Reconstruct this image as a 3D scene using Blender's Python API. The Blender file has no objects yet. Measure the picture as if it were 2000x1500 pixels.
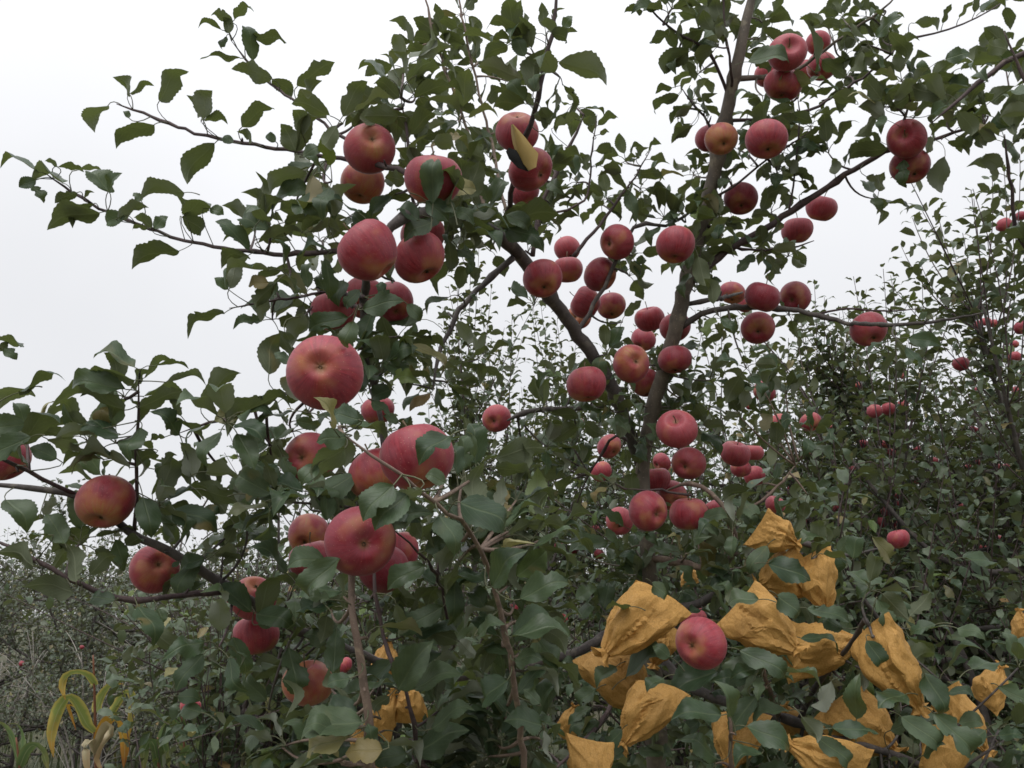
import bpy, bmesh, math, random
import numpy as np
from mathutils import Vector, Matrix, noise as mnoise

R = random.Random(11)
NR = np.random.default_rng(7)
SC = bpy.context.scene
COL = SC.collection

# ------------------------------------------------------------------ camera
F = 1570.0                       # focal length in pixels of the 2000 x 1500 photograph
PITCH = math.radians(16.0)
CAM = np.array([0.0, 0.0, 1.5])
FWD = np.array([0.0, math.cos(PITCH), math.sin(PITCH)])
UPV = np.array([0.0, -math.sin(PITCH), math.cos(PITCH)])
RGT = np.array([1.0, 0.0, 0.0])
cam_data = bpy.data.cameras.new('camera')
cam_data.sensor_width = 36.0
cam_data.lens = 36.0 * F / 2000.0
cam_data.clip_start = 0.02
cam_data.clip_end = 600.0
cam = bpy.data.objects.new('camera', cam_data)
cam.location = CAM
cam.rotation_euler = (math.radians(90) + PITCH, 0, 0)
COL.objects.link(cam)
SC.camera = cam

# ------------------------------------------------------------------ sky, sun, exposure
SUN_EL, SUN_AZ = math.radians(58), math.radians(205)
world = bpy.data.worlds.new('World')
SC.world = world
world.use_nodes = True
nt = world.node_tree
nt.nodes.clear()
w_out = nt.nodes.new('ShaderNodeOutputWorld')
w_bg = nt.nodes.new('ShaderNodeBackground')
w_sky = nt.nodes.new('ShaderNodeTexSky')
w_sky.sky_type = 'NISHITA'
w_sky.sun_disc = False
w_sky.sun_elevation = SUN_EL
w_sky.sun_rotation = SUN_AZ
w_geo = nt.nodes.new('ShaderNodeTexCoord')
w_sep = nt.nodes.new('ShaderNodeSeparateXYZ')
w_pow = nt.nodes.new('ShaderNodeMath'); w_pow.operation = 'POWER'; w_pow.use_clamp = True
w_pow.inputs[1].default_value = 2.5
w_ramp = nt.nodes.new('ShaderNodeMapRange')      # overcast: brighter towards the zenith
w_ramp.inputs['From Min'].default_value = 0.0
w_ramp.inputs['From Max'].default_value = 1.0
w_ramp.inputs['To Min'].default_value = 7.5
w_ramp.inputs['To Max'].default_value = 16.0
w_noise = nt.nodes.new('ShaderNodeTexNoise')
w_noise.inputs['Scale'].default_value = 2.2
w_noise.inputs['Detail'].default_value = 4
w_nr = nt.nodes.new('ShaderNodeMapRange')
w_nr.inputs['From Min'].default_value = 0.3
w_nr.inputs['From Max'].default_value = 0.7
w_nr.inputs['To Min'].default_value = 0.955
w_nr.inputs['To Max'].default_value = 1.035
w_mul = nt.nodes.new('ShaderNodeMath'); w_mul.operation = 'MULTIPLY'
w_tint = nt.nodes.new('ShaderNodeVectorMath'); w_tint.operation = 'SCALE'
w_tint.inputs[0].default_value = (0.992, 1.0, 1.028)
w_mix = nt.nodes.new('ShaderNodeMix'); w_mix.data_type = 'RGBA'
w_mix.inputs[0].default_value = 0.95
L = nt.links.new
L(w_geo.outputs['Generated'], w_sep.inputs[0])
L(w_geo.outputs['Generated'], w_noise.inputs['Vector'])
w_max = nt.nodes.new('ShaderNodeMath'); w_max.operation = 'MAXIMUM'; w_max.inputs[1].default_value = 0.0
L(w_sep.outputs['Z'], w_max.inputs[0])
L(w_max.outputs[0], w_pow.inputs[0])
L(w_pow.outputs[0], w_ramp.inputs['Value'])
L(w_noise.outputs['Fac'], w_nr.inputs['Value'])
L(w_ramp.outputs[0], w_mul.inputs[0])
L(w_nr.outputs[0], w_mul.inputs[1])
L(w_mul.outputs[0], w_tint.inputs['Scale'])
L(w_sky.outputs[0], w_mix.inputs[6])
L(w_tint.outputs[0], w_mix.inputs[7])
L(w_mix.outputs[2], w_bg.inputs['Color'])
w_bg.inputs['Strength'].default_value = 0.1
L(w_bg.outputs[0], w_out.inputs['Surface'])

sun_data = bpy.data.lights.new('sun', 'SUN')
sun_data.energy = 1.5
sun_data.angle = math.radians(50)
sun_data.color = (1.0, 0.98, 0.95)
sun = bpy.data.objects.new('sun', sun_data)
sd = Vector((math.sin(SUN_AZ) * math.cos(SUN_EL), math.cos(SUN_AZ) * math.cos(SUN_EL), math.sin(SUN_EL)))
sun.rotation_euler = sd.to_track_quat('Z', 'Y').to_euler()
sun.location = (0, -3, 12)
COL.objects.link(sun)

SC.view_settings.view_transform = 'Standard'
SC.view_settings.look = 'None'
SC.view_settings.exposure = 0.16
SC.view_settings.gamma = 1.0
SC.view_settings.use_curve_mapping = False
SC.render.engine = 'CYCLES'
SC.cycles.max_bounces = 6
SC.cycles.diffuse_bounces = 3
SC.cycles.glossy_bounces = 2
SC.cycles.transmission_bounces = 4
SC.cycles.transparent_max_bounces = 4
SC.cycles.use_denoising = True
SC.cycles.filter_width = 1.6

# ------------------------------------------------------------------ helpers
def px(x, y, d):
    """point seen at photograph pixel x, y at depth d metres"""
    return CAM + d * (FWD + (x - 1000.0) / F * RGT + (750.0 - y) / F * UPV)

def proj(p):
    v = np.asarray(p) - CAM
    d = v @ FWD
    return 1000.0 + F * (v @ RGT) / d, 750.0 - F * (v @ UPV) / d, d

def nrm(v):
    v = np.asarray(v, float)
    n = np.linalg.norm(v)
    return v / n if n > 1e-9 else np.array([0, 0, 1.0])

def tag(o, label=None, cat=None, group=None, kind=None):
    if label: o['label'] = label
    if cat: o['category'] = cat
    if group: o['group'] = group
    if kind: o['kind'] = kind
    return o

def empty(name, loc):
    o = bpy.data.objects.new(name, None)
    o.location = loc
    o.empty_display_size = 0.05
    COL.objects.link(o)
    return o

def add_obj(name, data, parent=None, mat=None):
    """object with a local transform under its parent"""
    o = bpy.data.objects.new(name, data)
    COL.objects.link(o)
    if parent is not None: o.parent = parent
    if mat is not None: o.matrix_basis = mat
    return o

class MB:
    """collects pieces of geometry and makes one mesh of them"""
    def __init__(s):
        s.v, s.f, s.uv, s.rn, s.m, s.n = [], [], [], [], [], 0
    def add(s, v, f, uv=None, rnd=0.0, mat=0):
        v = np.asarray(v, float)
        s.v.append(v)
        for q in f: s.f.append(tuple(i + s.n for i in q))
        s.uv.append(uv if uv is not None else np.zeros((len(v), 2)))
        s.rn.append(np.full(len(v), rnd))
        s.m += [mat] * len(f)
        s.n += len(v)
    def mesh(s, name, mats, smooth=True):
        me = bpy.data.meshes.new(name)
        V = np.concatenate(s.v)
        me.from_pydata(V.tolist(), [], s.f)
        for m in mats: me.materials.append(m)
        UV = np.concatenate(s.uv)
        li = np.empty(len(me.loops), np.int32)
        me.loops.foreach_get('vertex_index', li)
        ul = me.uv_layers.new(name='UVMap')
        ul.data.foreach_set('uv', UV[li].astype(np.float32).ravel())
        at = me.attributes.new('rnd', 'FLOAT', 'POINT')
        at.data.foreach_set('value', np.concatenate(s.rn).astype(np.float32))
        me.polygons.foreach_set('material_index', np.array(s.m, np.int32))
        me.polygons.foreach_set('use_smooth', np.full(len(me.polygons), smooth))
        me.update()
        return me

def tube(mb, pts, rad, sides=6, mat=0, rnd=0.0, rough=0.0, cap=True):
    pts = [np.asarray(p, float) for p in pts]
    n = len(pts)
    vs, uv = [], []
    u = None
    ln = 0.0
    for i in range(n):
        t = nrm(pts[min(i + 1, n - 1)] - pts[max(i - 1, 0)])
        if u is None:
            u = nrm(np.cross(t, [0.3, 0.9, 0.1] if abs(t[2]) > 0.8 else [0, 0, 1.0]))
        u = nrm(u - t * (u @ t))
        w = np.cross(t, u)
        if i: ln += np.linalg.norm(pts[i] - pts[i - 1])
        for k in range(sides):
            a = 2 * math.pi * k / sides
            r = rad[i] * (1 + (R.uniform(-rough, rough) if rough else 0))
            vs.append(pts[i] + r * (math.cos(a) * u + math.sin(a) * w))
            uv.append((ln * 10, k / sides))
    fs = []
    for i in range(n - 1):
        for k in range(sides):
            a, b = i * sides + k, i * sides + (k + 1) % sides
            fs.append((a, b, b + sides, a + sides))
    if cap:
        fs.append(tuple(range((n - 1) * sides, n * sides)))
        fs.append(tuple(range(sides - 1, -1, -1)))
    mb.add(vs, fs, np.array(uv), rnd, mat)

def smooth_path(pts, rad, step):
    """Catmull-Rom through pts (3-D) with radii, resampled about every step metres"""
    P = [np.asarray(p, float) for p in pts]
    out, rr = [], []
    for i in range(len(P) - 1):
        p0, p1, p2, p3 = P[max(i - 1, 0)], P[i], P[i + 1], P[min(i + 2, len(P) - 1)]
        k = max(1, int(np.linalg.norm(p2 - p1) / step))
        for j in range(k):
            t = j / k
            out.append(0.5 * ((2 * p1) + (-p0 + p2) * t + (2 * p0 - 5 * p1 + 4 * p2 - p3) * t * t + (-p0 + 3 * p1 - 3 * p2 + p3) * t ** 3))
            rr.append(rad[i] * (1 - t) + rad[i + 1] * t)
    out.append(P[-1]); rr.append(rad[-1])
    return out, rr

def bez(a, b, c, n):
    return [(1 - t) ** 2 * a + 2 * t * (1 - t) * b + t * t * c for t in np.linspace(0, 1, n)]

# ------------------------------------------------------------------ materials
def new_mat(name):
    m = bpy.data.materials.new(name)
    m.use_nodes = True
    m.node_tree.nodes.clear()
    return m, m.node_tree.nodes, m.node_tree.links.new

def node(ns, t, **kw):
    n = ns.new(t)
    for k, v in kw.items(): setattr(n, k, v)
    return n

def mixc(ns, ln, fac, a, b, blend='MIX'):
    n = ns.new('ShaderNodeMix'); n.data_type = 'RGBA'; n.blend_type = blend
    for i, v in ((0, fac), (6, a), (7, b)):
        if isinstance(v, (int, float)): n.inputs[i].default_value = v
        elif isinstance(v, tuple): n.inputs[i].default_value = v if len(v) == 4 else (*v, 1)
        else: ln(v, n.inputs[i])
    return n.outputs[2]

def mathn(ns, ln, op, a, b=None, c=None, clamp=False):
    n = ns.new('ShaderNodeMath'); n.operation = op; n.use_clamp = clamp
    for i, v in enumerate((a, b, c)):
        if v is None: continue
        if isinstance(v, (int, float)): n.inputs[i].default_value = v
        else: ln(v, n.inputs[i])
    return n.outputs[0]

def maprange(ns, ln, v, a, b, c=0.0, d=1.0, smooth=False):
    n = ns.new('ShaderNodeMapRange')
    if smooth: n.interpolation_type = 'SMOOTHSTEP'
    ln(v, n.inputs['Value'])
    for k, x in zip(('From Min', 'From Max', 'To Min', 'To Max'), (a, b, c, d)): n.inputs[k].default_value = x
    return n.outputs[0]

def rnd_out(ns, ln):
    oi = ns.new('ShaderNodeObjectInfo')
    at = node(ns, 'ShaderNodeAttribute', attribute_name='rnd')
    s = mathn(ns, ln, 'ADD', oi.outputs['Random'], at.outputs['Fac'])
    return mathn(ns, ln, 'FRACT', s), oi

def leaf_material(name, top, top2, under, trans, veins=True, age=(0.24, 0.17, 0.06), age_amt=0.025, gloss=0.42, tfac=0.22):
    m, ns, ln = new_mat(name)
    out = ns.new('ShaderNodeOutputMaterial')
    r, oi = rnd_out(ns, ln)
    r2 = mathn(ns, ln, 'FRACT', mathn(ns, ln, 'MULTIPLY', r, 7.31))
    geo = ns.new('ShaderNodeNewGeometry')
    uv = node(ns, 'ShaderNodeUVMap', uv_map='UVMap')
    sep = ns.new('ShaderNodeSeparateXYZ'); ln(uv.outputs[0], sep.inputs[0])
    topc = mixc(ns, ln, r, top, top2)
    nz = ns.new('ShaderNodeTexNoise'); nz.inputs['Scale'].default_value = 45.0; nz.inputs['Detail'].default_value = 3
    ln(geo.outputs['Position'], nz.inputs['Vector'])
    var = maprange(ns, ln, nz.outputs['Fac'], 0.25, 0.75, 0.72, 1.3)
    vm = node(ns, 'ShaderNodeVectorMath', operation='SCALE'); ln(topc, vm.inputs[0]); ln(var, vm.inputs['Scale'])
    topv = vm.outputs[0]
    undc = mixc(ns, ln, r2, under, tuple(c * 0.72 for c in under))
    undc = mixc(ns, ln, maprange(ns, ln, r, 0.70, 0.80, 0, 1), undc, (0.24, 0.26, 0.21))      # downy, pale grey backs
    vv = mathn(ns, ln, 'ABSOLUTE', mathn(ns, ln, 'SUBTRACT', sep.outputs['Y'], 0.5))
    bump = None
    if veins:
        rib = maprange(ns, ln, vv, 0.0, 0.045, 1.0, 0.0, True)
        ph = mathn(ns, ln, 'ADD', mathn(ns, ln, 'MULTIPLY', sep.outputs['X'], 44.0), mathn(ns, ln, 'MULTIPLY', vv, -42.0))
        sv = maprange(ns, ln, mathn(ns, ln, 'SINE', ph), 0.82, 1.0, 0.0, 1.0, True)
        vein = mathn(ns, ln, 'MAXIMUM', rib, mathn(ns, ln, 'MULTIPLY', sv, 0.35))
        topv = mixc(ns, ln, mathn(ns, ln, 'MULTIPLY', vein, 0.38), topv, (0.16, 0.20, 0.10))
        undc = mixc(ns, ln, mathn(ns, ln, 'MULTIPLY', vein, 0.4), undc, (0.24, 0.26, 0.17))
        bm = ns.new('ShaderNodeBump'); bm.inputs['Strength'].default_value = 0.35; bm.inputs['Distance'].default_value = 0.002
        hgt = mathn(ns, ln, 'ADD', mathn(ns, ln, 'MULTIPLY', vein, -0.8), nz.outputs['Fac'])
        ln(hgt, bm.inputs['Height'])
        bump = bm.outputs[0]
    # brown or yellow blotches of old leaves
    n2 = ns.new('ShaderNodeTexNoise'); n2.inputs['Scale'].default_value = 26.0; n2.inputs['Detail'].default_value = 2
    ln(geo.outputs['Position'], n2.inputs['Vector'])
    bl = mathn(ns, ln, 'MULTIPLY', maprange(ns, ln, n2.outputs['Fac'], 0.58, 0.74, 0, 1, True), maprange(ns, ln, r2, 0.84, 0.95, 0, 0.6))
    old = mathn(ns, ln, 'MAXIMUM', bl, maprange(ns, ln, r, 1.0 - age_amt, 1.0 - age_amt * 0.4, 0, 0.75))
    topv = mixc(ns, ln, old, topv, age)
    undc = mixc(ns, ln, mathn(ns, ln, 'MULTIPLY', old, 0.7), undc, age)
    base = mixc(ns, ln, geo.outputs['Backfacing'], topv, undc)
    bs = ns.new('ShaderNodeBsdfPrincipled')
    ln(base, bs.inputs['Base Color'])
    rough = mixc(ns, ln, geo.outputs['Backfacing'], maprange(ns, ln, r2, 0, 1, gloss - .08, gloss + .14), (0.85,) * 3)
    ln(rough, bs.inputs['Roughness'])
    bs.inputs['Specular IOR Level'].default_value = 0.36
    tr = ns.new('ShaderNodeBsdfTranslucent')
    ln(mixc(ns, ln, r2, trans, tuple(c * 0.7 for c in trans)), tr.inputs['Color'])
    if bump:
        ln(bump, bs.inputs['Normal'])
    mx = ns.new('ShaderNodeMixShader'); mx.inputs[0].default_value = tfac
    ln(bs.outputs[0], mx.inputs[1]); ln(tr.outputs[0], mx.inputs[2])
    ln(mx.outputs[0], out.inputs['Surface'])
    return m

M_LEAF = leaf_material('apple_leaf', (0.030, 0.058, 0.029), (0.074, 0.108, 0.055), (0.125, 0.145, 0.088), (0.19, 0.24, 0.06), gloss=0.40)
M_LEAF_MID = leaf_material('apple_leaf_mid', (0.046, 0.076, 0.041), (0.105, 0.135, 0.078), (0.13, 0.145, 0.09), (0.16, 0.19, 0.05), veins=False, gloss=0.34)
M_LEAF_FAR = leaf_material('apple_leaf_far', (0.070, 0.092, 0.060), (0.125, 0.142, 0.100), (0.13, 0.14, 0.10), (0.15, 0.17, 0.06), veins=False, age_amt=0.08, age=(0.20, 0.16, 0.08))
M_LEAF_OLD = leaf_material('withered_leaf', (0.26, 0.235, 0.10), (0.20, 0.19, 0.08), (0.28, 0.26, 0.15), (0.26, 0.24, 0.07), age=(0.22, 0.12, 0.05), age_amt=0.2)
M_LEAF_YOUNG = leaf_material('young_leaf', (0.10, 0.16, 0.045), (0.13, 0.17, 0.05), (0.16, 0.20, 0.10), (0.22, 0.28, 0.05), age_amt=0.0)

def bark_material(name, c1, c2, sc=60.0, bump=0.5):
    m, ns, ln = new_mat(name)
    out = ns.new('ShaderNodeOutputMaterial')
    tc = ns.new('ShaderNodeTexCoord')
    mp = ns.new('ShaderNodeMapping'); mp.inputs['Scale'].default_value = (1, 1, 0.45)
    ln(tc.outputs['Object'], mp.inputs[0])
    nz = ns.new('ShaderNodeTexNoise'); nz.inputs['Scale'].default_value = sc; nz.inputs['Detail'].default_value = 6; nz.inputs['Roughness'].default_value = 0.65
    ln(mp.outputs[0], nz.inputs['Vector'])
    n2 = ns.new('ShaderNodeTexNoise'); n2.inputs['Scale'].default_value = sc / 6; n2.inputs['Detail'].default_value = 3
    ln(tc.outputs['Object'], n2.inputs['Vector'])
    f = mathn(ns, ln, 'ADD', maprange(ns, ln, nz.outputs['Fac'], 0.3, 0.7, 0, 0.55), maprange(ns, ln, n2.outputs['Fac'], 0.35, 0.65, 0, 0.45))
    c = mixc(ns, ln, f, c1, c2)
    vo = ns.new('ShaderNodeTexVoronoi'); vo.inputs['Scale'].default_value = sc * 2.2
    ln(tc.outputs['Object'], vo.inputs['Vector'])
    lent = maprange(ns, ln, vo.outputs['Distance'], 0.10, 0.2, 0.45, 0.0)
    c = mixc(ns, ln, lent, c, tuple(min(1, x * 2.0) for x in c2))
    n3 = ns.new('ShaderNodeTexNoise'); n3.inputs['Scale'].default_value = sc * .45; n3.inputs['Detail'].default_value = 5
    ln(tc.outputs['Object'], n3.inputs['Vector'])
    c = mixc(ns, ln, maprange(ns, ln, n3.outputs['Fac'], .58, .66, 0, .55, True), c, tuple(x * .35 for x in c2))
    c = mixc(ns, ln, maprange(ns, ln, n3.outputs['Fac'], .42, .34, 0, .5, True), c, (min(1, c2[0] * 1.5), min(1, c2[1] * 1.6), c2[2] * 1.45))
    bs = ns.new('ShaderNodeBsdfPrincipled')
    ln(c, bs.inputs['Base Color']); bs.inputs['Roughness'].default_value = 0.72
    bm = ns.new('ShaderNodeBump'); bm.inputs['Strength'].default_value = bump; bm.inputs['Distance'].default_value = 0.003
    ln(nz.outputs['Fac'], bm.inputs['Height']); ln(bm.outputs[0], bs.inputs['Normal'])
    ln(bs.outputs[0], out.inputs['Surface'])
    return m

M_BARK = bark_material('apple_bark', (0.060, 0.049, 0.040), (0.185, 0.150, 0.115))
M_LIMB = bark_material('limb_bark', (0.040, 0.033, 0.034), (0.115, 0.095, 0.085), 80)
M_TWIG = bark_material('twig_bark', (0.040, 0.024, 0.028), (0.10, 0.066, 0.062), 140, 0.3)
M_SHOOT = bark_material('shoot_bark', (0.12, 0.075, 0.06), (0.22, 0.16, 0.12), 140, 0.25)
M_GREYTWIG = bark_material('dry_bark', (0.18, 0.16, 0.14), (0.34, 0.31, 0.28), 90, 0.3)

def plain(name, col, rough=0.6, var=0.3, sc=40, spec=0.4):
    m, ns, ln = new_mat(name)
    out = ns.new('ShaderNodeOutputMaterial')
    tc = ns.new('ShaderNodeTexCoord')
    nz = ns.new('ShaderNodeTexNoise'); nz.inputs['Scale'].default_value = sc; nz.inputs['Detail'].default_value = 4
    ln(tc.outputs['Object'], nz.inputs['Vector'])
    c = mixc(ns, ln, nz.outputs['Fac'], tuple(x * (1 - var) for x in col), tuple(min(1, x * (1 + var)) for x in col))
    bs = ns.new('ShaderNodeBsdfPrincipled')
    ln(c, bs.inputs['Base Color']); bs.inputs['Roughness'].default_value = rough
    bs.inputs['Specular IOR Level'].default_value = spec
    ln(bs.outputs[0], out.inputs['Surface'])
    return m

M_PETIOLE = plain('petiole', (0.10, 0.105, 0.055), 0.5)
M_CALYX = plain('calyx', (0.045, 0.035, 0.018), 0.8)
M_STALK = plain('apple_stalk', (0.11, 0.075, 0.04), 0.7)

def apple_material():
    m, ns, ln = new_mat('apple_skin')
    out = ns.new('ShaderNodeOutputMaterial')
    oi = ns.new('ShaderNodeObjectInfo')
    tc = ns.new('ShaderNodeTexCoord')
    osep = ns.new('ShaderNodeSeparateColor'); ln(oi.outputs['Color'], osep.inputs[0])
    yel = osep.outputs[0]                # how much of the skin stayed yellow
    # object coordinates: unit apple, -Z is the eye of the fruit; offset by the random number
    off = node(ns, 'ShaderNodeVectorMath', operation='ADD')
    rv = mathn(ns, ln, 'MULTIPLY', oi.outputs['Random'], 37.0)
    cmb = ns.new('ShaderNodeCombineXYZ'); ln(rv, cmb.inputs[0]); ln(rv, cmb.inputs[1])
    ln(tc.outputs['Object'], off.inputs[0]); ln(cmb.outputs[0], off.inputs[1])
    sep = ns.new('ShaderNodeSeparateXYZ'); ln(tc.outputs['Object'], sep.inputs[0])
    big = ns.new('ShaderNodeTexNoise'); big.inputs['Scale'].default_value = 1.1; big.inputs['Detail'].default_value = 2
    ln(off.outputs[0], big.inputs['Vector'])
    # fine streaks running from pole to pole
    ang = mathn(ns, ln, 'ARCTAN2', sep.outputs[1], sep.outputs[0])
    sc_ = ns.new('ShaderNodeCombineXYZ')
    ln(mathn(ns, ln, 'MULTIPLY', mathn(ns, ln, 'SINE', ang), 9.0), sc_.inputs[0])
    ln(mathn(ns, ln, 'MULTIPLY', mathn(ns, ln, 'COSINE', ang), 9.0), sc_.inputs[1])
    ln(mathn(ns, ln, 'ADD', mathn(ns, ln, 'MULTIPLY', sep.outputs[2], 1.3), rv), sc_.inputs[2])
    st = ns.new('ShaderNodeTexNoise'); st.inputs['Scale'].default_value = 1.2; st.inputs['Detail'].default_value = 4; st.inputs['Roughness'].default_value = 0.7
    ln(sc_.outputs[0], st.inputs['Vector'])
    red = mixc(ns, ln, maprange(ns, ln, st.outputs['Fac'], .35, .65), (0.36, 0.036, 0.050), (0.19, 0.010, 0.022))
    red = mixc(ns, ln, maprange(ns, ln, big.outputs['Fac'], 0.35, 0.7, 0, 0.45), red, (0.36, 0.052, 0.055))
    tone = mathn(ns, ln, 'FRACT', mathn(ns, ln, 'MULTIPLY', oi.outputs['Random'], 9.7))
    red = mixc(ns, ln, maprange(ns, ln, tone, 0, .4, .7, 0), red, (0.20, 0.014, 0.028))
    red = mixc(ns, ln, maprange(ns, ln, tone, .65, 1, 0, .4), red, (0.43, 0.085, 0.095))
    # yellow ground colour towards the eye and on a shaded cheek
    eye = maprange(ns, ln, sep.outputs[2], -0.15, -0.95, 0.0, 0.30, True)
    ysum = mathn(ns, ln, 'ADD', mathn(ns, ln, 'ADD', eye, mathn(ns, ln, 'MULTIPLY', yel, 0.48)),
                 mathn(ns, ln, 'ADD', mathn(ns, ln, 'MULTIPLY', maprange(ns, ln, big.outputs['Fac'], .28, .72), 0.62), mathn(ns, ln, 'MULTIPLY', st.outputs['Fac'], 0.34)))
    ym = maprange(ns, ln, ysum, 0.60, 1.10, 0.0, 0.85, True)
    ycol = mixc(ns, ln, maprange(ns, ln, st.outputs['Fac'], .35, .65), (0.40, 0.235, 0.060), (0.44, 0.115, 0.062))
    c = mixc(ns, ln, ym, red, ycol)
    vo = ns.new('ShaderNodeTexVoronoi'); vo.inputs['Scale'].default_value = 13.0; vo.inputs['Randomness'].default_value = 1.0
    ln(off.outputs[0], vo.inputs['Vector'])
    c = mixc(ns, ln, maprange(ns, ln, vo.outputs['Distance'], 0.06, 0.16, 0.7, 0.0, True), c, (0.58, 0.32, 0.22))
    # waxy bloom: pale patchy dust on the skin
    bl = ns.new('ShaderNodeTexNoise'); bl.inputs['Scale'].default_value = 2.4; bl.inputs['Detail'].default_value = 5; bl.inputs['Roughness'].default_value = 0.6
    ln(off.outputs[0], bl.inputs['Vector'])
    blf = maprange(ns, ln, bl.outputs['Fac'], 0.35, 0.75, 0.0, 0.21)
    c = mixc(ns, ln, blf, c, (0.40, 0.21, 0.26))
    ce = maprange(ns, ln, mathn(ns, ln, 'SQRT', mathn(ns, ln, 'ADD', mathn(ns, ln, 'POWER', sep.outputs[0], 2.0), mathn(ns, ln, 'POWER', sep.outputs[1], 2.0))), 0.04, 0.24, 0.75, 0.0, True)
    c = mixc(ns, ln, ce, c, (0.17, 0.095, 0.03))
    bs = ns.new('ShaderNodeBsdfPrincipled')
    ln(c, bs.inputs['Base Color'])
    ln(maprange(ns, ln, bl.outputs['Fac'], 0.3, 0.7, 0.40, 0.58), bs.inputs['Roughness'])
    bs.inputs['Specular IOR Level'].default_value = 0.38
    bs.inputs['Sheen Weight'].default_value = 0.12
    bs.inputs['Sheen Roughness'].default_value = 0.4
    bs.inputs['Sheen Tint'].default_value = (0.9, 0.85, 0.95, 1)
    bm = ns.new('ShaderNodeBump'); bm.inputs['Strength'].default_value = 0.06; bm.inputs['Distance'].default_value = 0.02
    ln(st.outputs['Fac'], bm.inputs['Height']); ln(bm.outputs[0], bs.inputs['Normal'])
    ln(bs.outputs[0], out.inputs['Surface'])
    return m
M_APPLE = apple_material()

def paper_material(name, c1, c2, inner=None):
    m, ns, ln = new_mat(name)
    out = ns.new('ShaderNodeOutputMaterial')
    r, oi = rnd_out(ns, ln)
    tc = ns.new('ShaderNodeTexCoord')
    nz = ns.new('ShaderNodeTexNoise'); nz.inputs['Scale'].default_value = 24; nz.inputs['Detail'].default_value = 5
    ln(tc.outputs['Object'], nz.inputs['Vector'])
    fb = ns.new('ShaderNodeTexNoise'); fb.inputs['Scale'].default_value = 220; fb.inputs['Detail'].default_value = 3
    ln(tc.outputs['Object'], fb.inputs['Vector'])
    c = mixc(ns, ln, maprange(ns, ln, nz.outputs['Fac'], 0.3, 0.7), c1, c2)
    v = maprange(ns, ln, r, 0, 1, 0.86, 1.08)
    vm = node(ns, 'ShaderNodeVectorMath', operation='SCALE'); ln(c, vm.inputs[0]); ln(v, vm.inputs['Scale'])
    c = vm.outputs[0]
    n3 = ns.new('ShaderNodeTexNoise'); n3.inputs['Scale'].default_value = 60; n3.inputs['Detail'].default_value = 1
    ln(tc.outputs['Object'], n3.inputs['Vector'])
    c = mixc(ns, ln, maprange(ns, ln, n3.outputs['Fac'], 0.72, 0.78, 0, 0.5), c, (0.16, 0.085, 0.03))
    if inner:
        geo = ns.new('ShaderNodeNewGeometry')
        c = mixc(ns, ln, geo.outputs['Backfacing'], c, inner)
    bs = ns.new('ShaderNodeBsdfPrincipled')
    ln(c, bs.inputs['Base Color']); bs.inputs['Roughness'].default_value = 0.62
    bs.inputs['Specular IOR Level'].default_value = 0.25
    bm = ns.new('ShaderNodeBump'); bm.inputs['Strength'].default_value = 0.16; bm.inputs['Distance'].default_value = 0.05
    mp = ns.new('ShaderNodeMapping'); mp.inputs['Scale'].default_value = (1.6, 1.6, .8)
    ln(tc.outputs['Object'], mp.inputs[0])
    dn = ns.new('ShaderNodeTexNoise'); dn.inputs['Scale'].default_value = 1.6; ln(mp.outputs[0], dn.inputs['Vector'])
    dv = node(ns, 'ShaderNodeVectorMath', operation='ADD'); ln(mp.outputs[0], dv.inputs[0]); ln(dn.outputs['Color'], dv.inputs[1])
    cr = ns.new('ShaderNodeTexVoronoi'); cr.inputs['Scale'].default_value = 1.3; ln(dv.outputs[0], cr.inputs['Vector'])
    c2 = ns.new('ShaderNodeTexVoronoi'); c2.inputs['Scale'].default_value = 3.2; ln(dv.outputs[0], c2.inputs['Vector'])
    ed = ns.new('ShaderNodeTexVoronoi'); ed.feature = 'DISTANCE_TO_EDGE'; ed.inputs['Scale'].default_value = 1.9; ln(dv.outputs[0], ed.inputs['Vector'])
    c = mixc(ns, ln, maprange(ns, ln, ed.outputs['Distance'], 0.0, 0.03, 0.45, 0.0), c, tuple(x * .55 for x in c1))      # crease shade painted into the paper colour as thin dark fold lines
    ln(c, bs.inputs['Base Color'])
    hg = mathn(ns, ln, 'ADD', mathn(ns, ln, 'MULTIPLY', fb.outputs['Fac'], 0.01), mathn(ns, ln, 'ADD', cr.outputs['Distance'], mathn(ns, ln, 'MULTIPLY', c2.outputs['Distance'], .3)))
    ln(hg, bm.inputs['Height']); ln(bm.outputs[0], bs.inputs['Normal'])
    tr = ns.new('ShaderNodeBsdfTranslucent'); ln(c, tr.inputs['Color'])
    mx = ns.new('ShaderNodeMixShader'); mx.inputs[0].default_value = 0.14
    ln(bs.outputs[0], mx.inputs[1]); ln(tr.outputs[0], mx.inputs[2])
    ln(mx.outputs[0], out.inputs['Surface'])
    return m
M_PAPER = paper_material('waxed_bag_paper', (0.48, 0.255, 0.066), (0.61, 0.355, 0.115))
M_SCRAP = paper_material('torn_bag_paper', (0.50, 0.34, 0.11), (0.60, 0.44, 0.18), inner=(0.012, 0.012, 0.012))

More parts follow.
